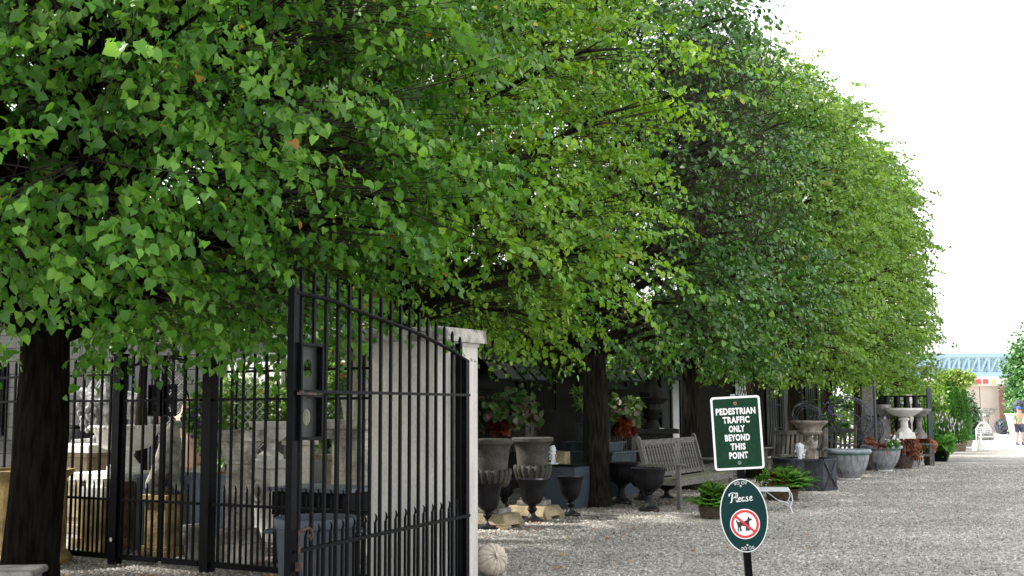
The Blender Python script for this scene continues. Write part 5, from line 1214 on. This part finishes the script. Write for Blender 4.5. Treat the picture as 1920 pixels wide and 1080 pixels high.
def disc(r0, r1, z0, z1, n=44): return MB().lathe([(r0, z0), (r1, z0), (r1, z1), (r0, z1)], n, closed=False) if r0 else MB().lathe([(r1, z0), (r1, z1)], n)
part('white_disc', disc(0, 27.5*K, 0, .0024), 'signw', t, loc=(0, cy, 0)); part('red_ring', disc(21.2*K, 25.6*K, .0024, .0034), 'red', t, loc=(0, cy, 0))
dog = [(-16, 9), (-14.5, 9), (-13.5, 5), (-8, 4.5), (-2, 5), (2, 6), (4.5, 8), (6.5, 13.5), (8.5, 10), (13, 8), (12.8, 6), (8.5, 5), (7.5, 3.5), (7.5, -4), (6.5, -6), (7.2, -12.5), (3.2, -12.5), (3.4, -6), (2.8, -12.5), (-.8, -12.5), (.2, -5), (-6, -2.5), (-8.6, -4.5), (-7.6, -12.5), (-11.6, -12.5), (-11.2, -7), (-12.6, -4.5), (-13.4, -12.5), (-15.6, -12.5), (-14.4, -3.5), (-15.2, 2), (-16.6, 5)]
part('dog_silhouette', MB().prism([(x*K*1.0+.002, y*K) for x, y in dog], .0024, .003), 'ink', t, loc=(0, cy, 0))
part('red_slash', MB().box((0, 0, .0036), (46*K, 4.2*K, .0012), rz=-PI/4+.02), 'red', t, loc=(0, cy, 0))
for s in (-1, 1):
    m = MB()
    for q in (-1, 1):
        for c_, r_ in (((4.5, 0), 2.6), ((10, -.6*1), 1.9)):
            m.tube([(q*(c_[0]+r_*math.cos(a))*K, s*(c_[1]+r_*math.sin(a))*K, .002) for a in [k*.55 for k in range(11)]], .55*K, 4)
    part('scroll_ornament', m, 'ink' if 0 else 'signw', t, loc=(0, s*59.5*K, 0)); part('screw', MB().lathe([(.006, 0), (.005, .004), (0, .005)], 10), 'signw', t, loc=(0, s*54*K, .001))
g0 = at(1414.5, 1204, SY+.035); g0.z = -.02; g1 = at(1377.5, 741, SY+.035)
one('sign_post', MB().bar(g0, g1, .044, .03, up=(0, 1, 0)), 'iron', 'leaning black square post carrying the green rectangular sign and the oval sign', 'post')

# ------------------------------------------------------------------ far end
def far():
    Y = 75; zb = -.35; S = Y/F
    zz = lambda y, Y_=Y: hz(y, Y_, 1850); xx = lambda px, Y_=Y: at(px, 740, Y_).x
    t = thing('retaining_wall', 'beige concrete wall with coping below the pale blue bridge', 'wall', (xx(1700), Y, zb)); L_ = xx(2020)-xx(1700)
    n = 7
    for k in range(n): part('panel', MB().box((L_*(k+.5)/n, .3, (zz(724)-zb)/2), (L_/n-.05, .6, zz(724)-zb)), 'concrete', t)
    part('coping', MB().box((L_/2, .2, zz(722)-zb), (L_, 1.0, .16)), 'concrete', t)
    t = thing('parapet_banner', 'white parapet band with painted red squares under the bridge', 'banner', (xx(1700), Y+1.2, zb)); part('band', MB().box((L_/2, 0, (zz(705)+zz(722))/2-zb), (L_, .3, zz(705)-zz(722))), 'banner', t)
    for px in (1834, 1847.5, 1861.5): part('red_square', MB().box((xx(px)-xx(1700), -.17, (zz(710)+zz(721))/2-zb), (9.6*S, .04, 10.5*S)), 'bred', t)
    part('yellow_square', MB().box((xx(1877)-xx(1700), -.17, (zz(710)+zz(721))/2-zb), (5*S, .04, 10*S)), 'yellowp', t)
    t = thing('lattice_trellis', 'brown lattice trellis leaning on the beige wall', 'trellis', (xx(1866), Y-.6, zb)); m = MB(); W = 19*S; z0, z1 = .0, zz(728)-zb
    for k in range(11): part('slat', MB().box((W*k/10, 0, (z0+z1)/2), (.04, .03, z1-z0)), 'trellis', t)
    for k in range(20): part('cross_slat', MB().box((W/2, -.035, z0+(z1-z0)*(k+.5)/20), (W, .03, .035)), 'trellis', t)
    part('frame', MB().box((0, -.02, (z0+z1)/2), (.1, .08, z1-z0)).box((W, -.02, (z0+z1)/2), (.1, .08, z1-z0)).box((W/2, -.02, z1), (W+.1, .08, .1)), 'trellis', t)
    # bridge
    Y2 = 92; S2_ = Y2/F; t = thing('truss_bridge', 'pale blue steel truss bridge crossing above the far end of the alley', 'bridge', (at(1700, 700, Y2).x, Y2, 0)); X0 = t.location.x; x2 = lambda px: at(px, 700, Y2).x-X0
    zt, zd = hz(666, Y2, 1850), hz(703, Y2, 1850); L2 = x2(2010); st = 18.7*S2_
    for y in (0, 3.2):
        part('top_chord', MB().box((L2/2, y, zt), (L2, .3, .32)), 'bridge', t); part('bottom_chord', MB().box((L2/2, y, zd), (L2, .35, .42)), 'bridge', t)
        k = 0; x = .2
        while x < L2:
            part('vertical', MB().box((x, y, (zt+zd)/2), (.17, .17, zt-zd)), 'bridge', t); part('diagonal', MB().bar((x, y-.02, zd), (x+st, y-.02, zt), .12, .14), 'bridge', t)
            if y == 0: part('deck_bracket', MB().box((x+st/2, .3, zd+.42), (st*.62, .3, .12)), 'bridge', t)
            x += st
    part('deck', MB().box((L2/2, 1.6, zd-.05), (L2, 3.4, .25)), 'concrete', t)
    t = thing('blue_hoarding', 'pale blue panelled hoarding seen through the bridge truss', 'hoarding', (X0, Y2+6, 0)); zz0, zz1 = hz(700, Y2+6, 1850), hz(670, Y2+6, 1850)
    for k in range(12): part('panel', MB().box((L2*(k+.5)/12, 0, (zz0+zz1)/2), (L2/12-.06, .3, zz1-zz0)), 'bridgeback', t)
    part('support', MB().box((L2/2, .4, zz0/2), (L2, .3, zz0)), 'concrete', t)
    # big evergreen at the right edge
    t = bush('evergreen_tree', 'tall dense evergreen tree at the right end of the alley', (at(1952, 740, 62).x, 62, 2.4), (1.75, 1.7, 3.1), 15000, .2, LEAF['ever'], S2, 'tree', droop=.1, up=.3)
    part('trunk', MB().tube([(0, 0, 0), (0, 0, 3)], [.18, .08], 8), 'bark', t)
    # vine-covered frame, hedge
    t = bush('vine_arbour', 'yellow-green vine growing over dark posts beyond the arborvitae', (at(1787, 712, 54).x, 54, hz(712, 54, 1787)), (.9, .7, .45), 4200, .13, LEAF['vine'], S2, 'climber', stem=False)
    for x in (-.7, -.35, 0, .35): part('post', MB().tube([(x, 0, 0), (x+.03, 0, hz(700, 54, 1787)+.3)], .05, 6), 'black', t)
    bush('ivy_hedge', 'clipped ivy-covered hedge end behind the potted arborvitae', (at(1816, 750, 56).x, 56, .8), (.5, .5, 1.45), 3600, .12, LEAF['ivy'], S2, 'hedge')
    bush('background_shrub', 'loose green shrub between the last linden and the vine arbour', (at(1730, 730, 50).x, 50, .75), (.7, .7, .9), 2600, .13, LEAF['t4'], S2)
    bush('background_shrub', 'green shrub mass behind the dark railing', (at(1690, 720, 42).x, 42, 1.6), (1.6, .8, .9), 3600, .14, LEAF['t4'], S2)
    # stone basin on pedestal, lower slab, gothic bench
    birdbath(1849, 62, 765, 812, 38, 'large grey-white stone basin on a tapering pedestal in front of the beige wall', 'grey')
    Y = 60; t = thing('stone_slab_table', 'white slab table left of the big stone basin', 'table', PY(1834, Y)); z = hz(776, Y, 1834)-t.location.z; part('top', MB().box((0, 0, z-.05), (.55, .5, .1)), 'pale', t); part('leg', MB().box((0, 0, (z-.1)/2), (.3, .3, z-.1)), 'grey', t)
    g = G(1840, 834); t = thing('gothic_bench', 'white garden seat with pointed arch back and slatted panels', 'bench', g, 0); w = 24/F*g.y; q = g.y/F
    ht = 41*q; hs = 15*q
    for x in (0, w*1.15):
        part('leg', MB().box((x, 0, hs*.65+.0), (.05, .05, hs*1.3)), 'white', t); part('back_leg', MB().box((x, .5, hs), (.05, .05, hs*2)), 'white', t); part('armrest', MB().box((x, .25, hs*1.4), (.06, .55, .04)), 'white', t)
    arch = [(w*.575+w*.56*math.cos(a)*(1 if True else 1), .5, hs*1.75+(ht-hs*1.75)*math.sin(a)**1.25) for a in [PI*k/12 for k in range(13)]]
    part('arched_back', MB().tube(arch, .035, 6), 'white', t)
    for k in range(5): part('back_slat', MB().box((w*.575, .5, hs*1.15+k*hs*.24), (w*(1.1-.1*max(0, k-2)), .03, .05)), 'white', t)
    for k in range(4): part('spindle', MB().box((w*(.3+.18*k), .49, hs*1.5), (.03, .03, hs*1.3)), 'white', t)
    part('seat', MB().box((w*.575, .25, hs), (w*1.2, .55, .05)), 'white', t); part('lower_rail', MB().box((w*.575, 0, .12), (w*1.15, .04, .05)), 'white', t); part('shelf', MB().box((w*.575, .3, .35), (w*1.0, .4, .3)), 'grey', t)
    g = G(1833, 845); t = thing('cream_stacked_pot', 'cream stacked ring pot with a little plant beside the pale paving', 'pot', g); r = 9/F*g.y
    part('body', MB().lathe([(r*.95, 0), (r, .03), (r*.95, .1), (r*1.0, .13), (r*.9, .22), (r*.95, .26), (r*.8, .36), (r*.85, .4), (r*.6, .4)], 24), 'pale', t, True); part('sprig', MB().tube([(0, 0, .35), (.03, 0, .6)], .02, 5), LEAF['fern'], t)
    for k, (px, py, w_, lab) in enumerate(((1842, 838, 10, 'round white ball-shaped planter left of the gothic bench'), (1836, 826, 12, 'larger round white planter behind the cream stacked pot'))):
        g = G(px, py); r = w_/2/F*g.y*1.3; t = thing('white_planter', lab, 'planter', g); part('body', MB().lathe([(r*.5, 0), (r, r*.6), (r*1.1, r*1.2), (r*.9, r*1.8), (r*.8, r*1.8)], 20), 'white', t, True)
    def far_orb(label, px, py, rr, Y, n, mat, seed):
        random.seed(seed); c = at(px, py, Y); t = thing('sphere_sculpture', label, 'sculpture', c); r = rr/F*Y
        for k in range(n):
            m_ = Euler((random.random()*6, random.random()*6, 0)).to_matrix(); q_ = random.choice((1, .95, .85, .7)); off = math.sqrt(1-q_*q_)*r
            part('hoop', MB().tube([m_ @ Vector((q_*r*math.cos(a), q_*r*math.sin(a), off)) for a in [j*PI/12 for j in range(25)]], .022, 4, cap=False), mat, t)
        part('core', MB().ell((0, 0, 0), (r*.8,)*3, 18, 12), 'darkglassball', t, True)
    g = G(1880, 815); far_orb('dark openwork metal sphere lying on the pale paving', 1880, 800, 14.6, g.y, 24, 'silverwire', 3)
    Y = 57; t = thing('white_tapered_planter', 'tall white planter tapering downwards, behind the walking man', 'planter', PY(1906, Y)); z = hz(777, Y, 1906)-t.location.z; part('body', MB().box((0, 0, z/2), (.42, .42, z), taper=1.9), 'white', t)
    part('rim', MB().box((0, 0, z+.02), (.84, .84, .05)), 'white', t)
    far_orb('openwork metal sphere resting on the white tapered planter', 1912, 763.5, 13.2, Y, 24, 'silverwire', 8)
MT['yellowp'] = flat('banner_yellow', (.7, .55, .15), .6); MT['darkglassball'] = flat('dark_ball', (.03, .04, .045), .3)
LEAF['ever'] = leafmat('evergreen_leaf', [(0, (.03, .1, .03)), (.6, (.07, .19, .05)), (1, (.16, .32, .09))], .15)
LEAF['vine'] = leafmat('vine_leaf', [(0, (.08, .16, .03)), (.6, (.2, .32, .06)), (1, (.4, .45, .12))], .3)
LEAF['ivy'] = leafmat('ivy_leaf', [(0, (.02, .06, .025)), (.6, (.05, .13, .05)), (1, (.12, .22, .08))], .1)
far()
# ------------------------------------------------------------------ people
def figure(label, g, hgt, shirt_m, short_m, long_trousers, stance, armpose, cap=True):
    k = hgt/1.75; t = thing('person', label, 'person', g, 0)
    V = []; E = []
    def a(x, y, z, r, ry=None): V.append((x*k, y*k, z*k, r*k, (ry or r)*k)); return len(V)-1
    pel = a(0, 0, .95, .13, .1); wa = a(0, 0, 1.1, .12, .095); ch_ = a(0, 0, 1.32, .15, .1); nk = a(0, -.01, 1.47, .055); hd = a(0, -.025, 1.6, .085, .095); tp = a(0, -.02, 1.7, .065)
    E += [(pel, wa), (wa, ch_), (ch_, nk), (nk, hd), (hd, tp)]
    nose = a(0, -.125, 1.6, .018); E += [(hd, nose)]
    for s in (-1, 1): e_ = a(s*.09, -.02, 1.6, .02); E.append((hd, e_))
    legs = []
    for s in (-1, 1):
        h_ = a(s*.095, 0, .88, .09); kn = a(s*(.1+stance*.5), -.02*s, .5, .058); cf = a(s*(.1+stance*.7), .01, .34, .052); an = a(s*(.1+stance), 0, .09, .037); to = a(s*(.11+stance), -.14, .04, .035, .03)
        E += [(pel, h_), (h_, kn), (kn, cf), (cf, an), (an, to)]; legs.append((h_, kn, cf, an, to))
    arms = []
    for s in (-1, 1):
        sh = a(s*.19, 0, 1.39, .058)
        if s < 0 or not armpose: el = a(s*.25, .02, 1.12, .042); wr = a(s*.25, -.04, .89, .028); hn = a(s*.25, -.05, .82, .033, .02); fd = (0, -.012, -.075)
        else: el = a(.27, 0, 1.13, .042); wr = a(.13, -.2, 1.17, .028); hn = a(.07, -.24, 1.19, .033, .02); fd = (-.06, -.02, .03)
        E += [(ch_, sh), (sh, el), (el, wr), (wr, hn)]; arms.append((sh, el, wr, hn))
        x, y, z = [c/k for c in V[hn][:3]]
        for q, ln in ((-1.5, .8), (-.5, 1), (.5, .95), (1.5, .75)):
            f1 = a(x+fd[0]*.6*ln, y+fd[1]+q*.014, z+fd[2]*.6*ln, .009); f2 = a(x+fd[0]*1.1*ln, y+fd[1]*2+q*.014-.012, z+fd[2]*1.15*ln, .008); E += [(hn, f1), (f1, f2)]
        th = a(x-s*.03, y-.03, z-.01, .01); E += [(hn, th)]
    skin('body', V, E, 'skin', t, 1)
    def shell(name, ids, edges, mat, grow):
        m_ = {i: n_ for n_, i in enumerate(ids)}; skin(name, [(*V[i][:3], V[i][3]+grow, V[i][4]+grow) for i in ids], [(m_[x], m_[y]) for x, y in edges], mat, t, 1)
    (l1, r1) = arms
    cuff = []
    for ar in arms:
        p1, p2 = V[ar[1]], V[ar[2]]; V.append(tuple(p1[j]+(p2[j]-p1[j])*.92 for j in range(5))); cuff.append(len(V)-1)
    shell('shirt', [pel, wa, ch_, l1[0], l1[1], cuff[0], r1[0], r1[1], cuff[1]], [(pel, wa), (wa, ch_), (ch_, l1[0]), (l1[0], l1[1]), (l1[1], cuff[0]), (ch_, r1[0]), (r1[0], r1[1]), (r1[1], cuff[1])], shirt_m, .018*k)
    ids = [pel]; ee = []
    for lg in legs:
        if long_trousers: ids += list(lg[:4]); ee += [(pel, lg[0]), (lg[0], lg[1]), (lg[1], lg[2]), (lg[2], lg[3])]
        else:
            p1, p2 = V[lg[0]], V[lg[1]]; V.append((*[p1[j]+(p2[j]-p1[j])*.85 for j in range(3)], .085*k, .085*k)); n_ = len(V)-1; ids += [lg[0], n_]; ee += [(pel, lg[0]), (lg[0], n_)]
    shell('trousers' if long_trousers else 'shorts', ids, ee, short_m, .022*k)
    for lg in legs:
        x, y, z = V[lg[3]][:3]; part('shoe', MB().ell((x, y-.06*k, .045*k), (.05*k, .145*k, .05*k), 12, 8).tube([(x, y, .05*k), (x, y, .15*k)], .045*k, 10), 'shoe', t, True)
    if cap:
        part('cap', MB().lathe([(.1*k, 0), (.102*k, .03*k), (.09*k, .075*k), (.05*k, .1*k), (.01*k, .108*k)], 18, (0, -.02*k, 1.635*k)).box((0, -.15*k, 1.64*k), (.13*k, .12*k, .012*k)), 'capblue', t, True)
        part('sunglasses', MB().box((0, -.115*k, 1.615*k), (.14*k, .02*k, .04*k)), 'ink', t)
        part('mouth', MB().box((0, -.112*k, 1.545*k), (.045*k, .008*k, .008*k)), 'terra', t)
    else: part('hair', MB().ell((0, 0, 1.65*k), (.1*k, .105*k, .09*k), 14, 10), 'brown', t, True)
    return t
g = G(1913, 835.5); figure('man walking in pale green long-sleeved shirt, dark shorts, blue cap and sunglasses', g, (73/F*g.y), 'shirt', 'shorts', False, .02, True)
p = Vector((g.x+.1, g.y-.28, g.z+1.22*73/F*g.y/1.75)); one('paper_cup', MB().lathe([(.028, -.05), (.04, .06)], 14), 'white', "small white cup held in the walking man's raised hand", 'cup', p, smooth=True)
g2 = PY(1911, 53.6); figure('person in blue-grey trousers mostly hidden behind the man in green', g2, 1.66, 'white', 'trous', True, .1, False, cap=False)
p = at(1900, 808, 53.3); one('white_bag', MB().box((0, 0, 0), (.2, .12, .3), taper=.8).tube([(-.06, 0, .15), (-.05, 0, .26), (.05, 0, .26), (.06, 0, .15)], .01, 5), 'white', 'white shopping bag carried by the person behind the man', 'bag', (p.x, p.y, p.z))
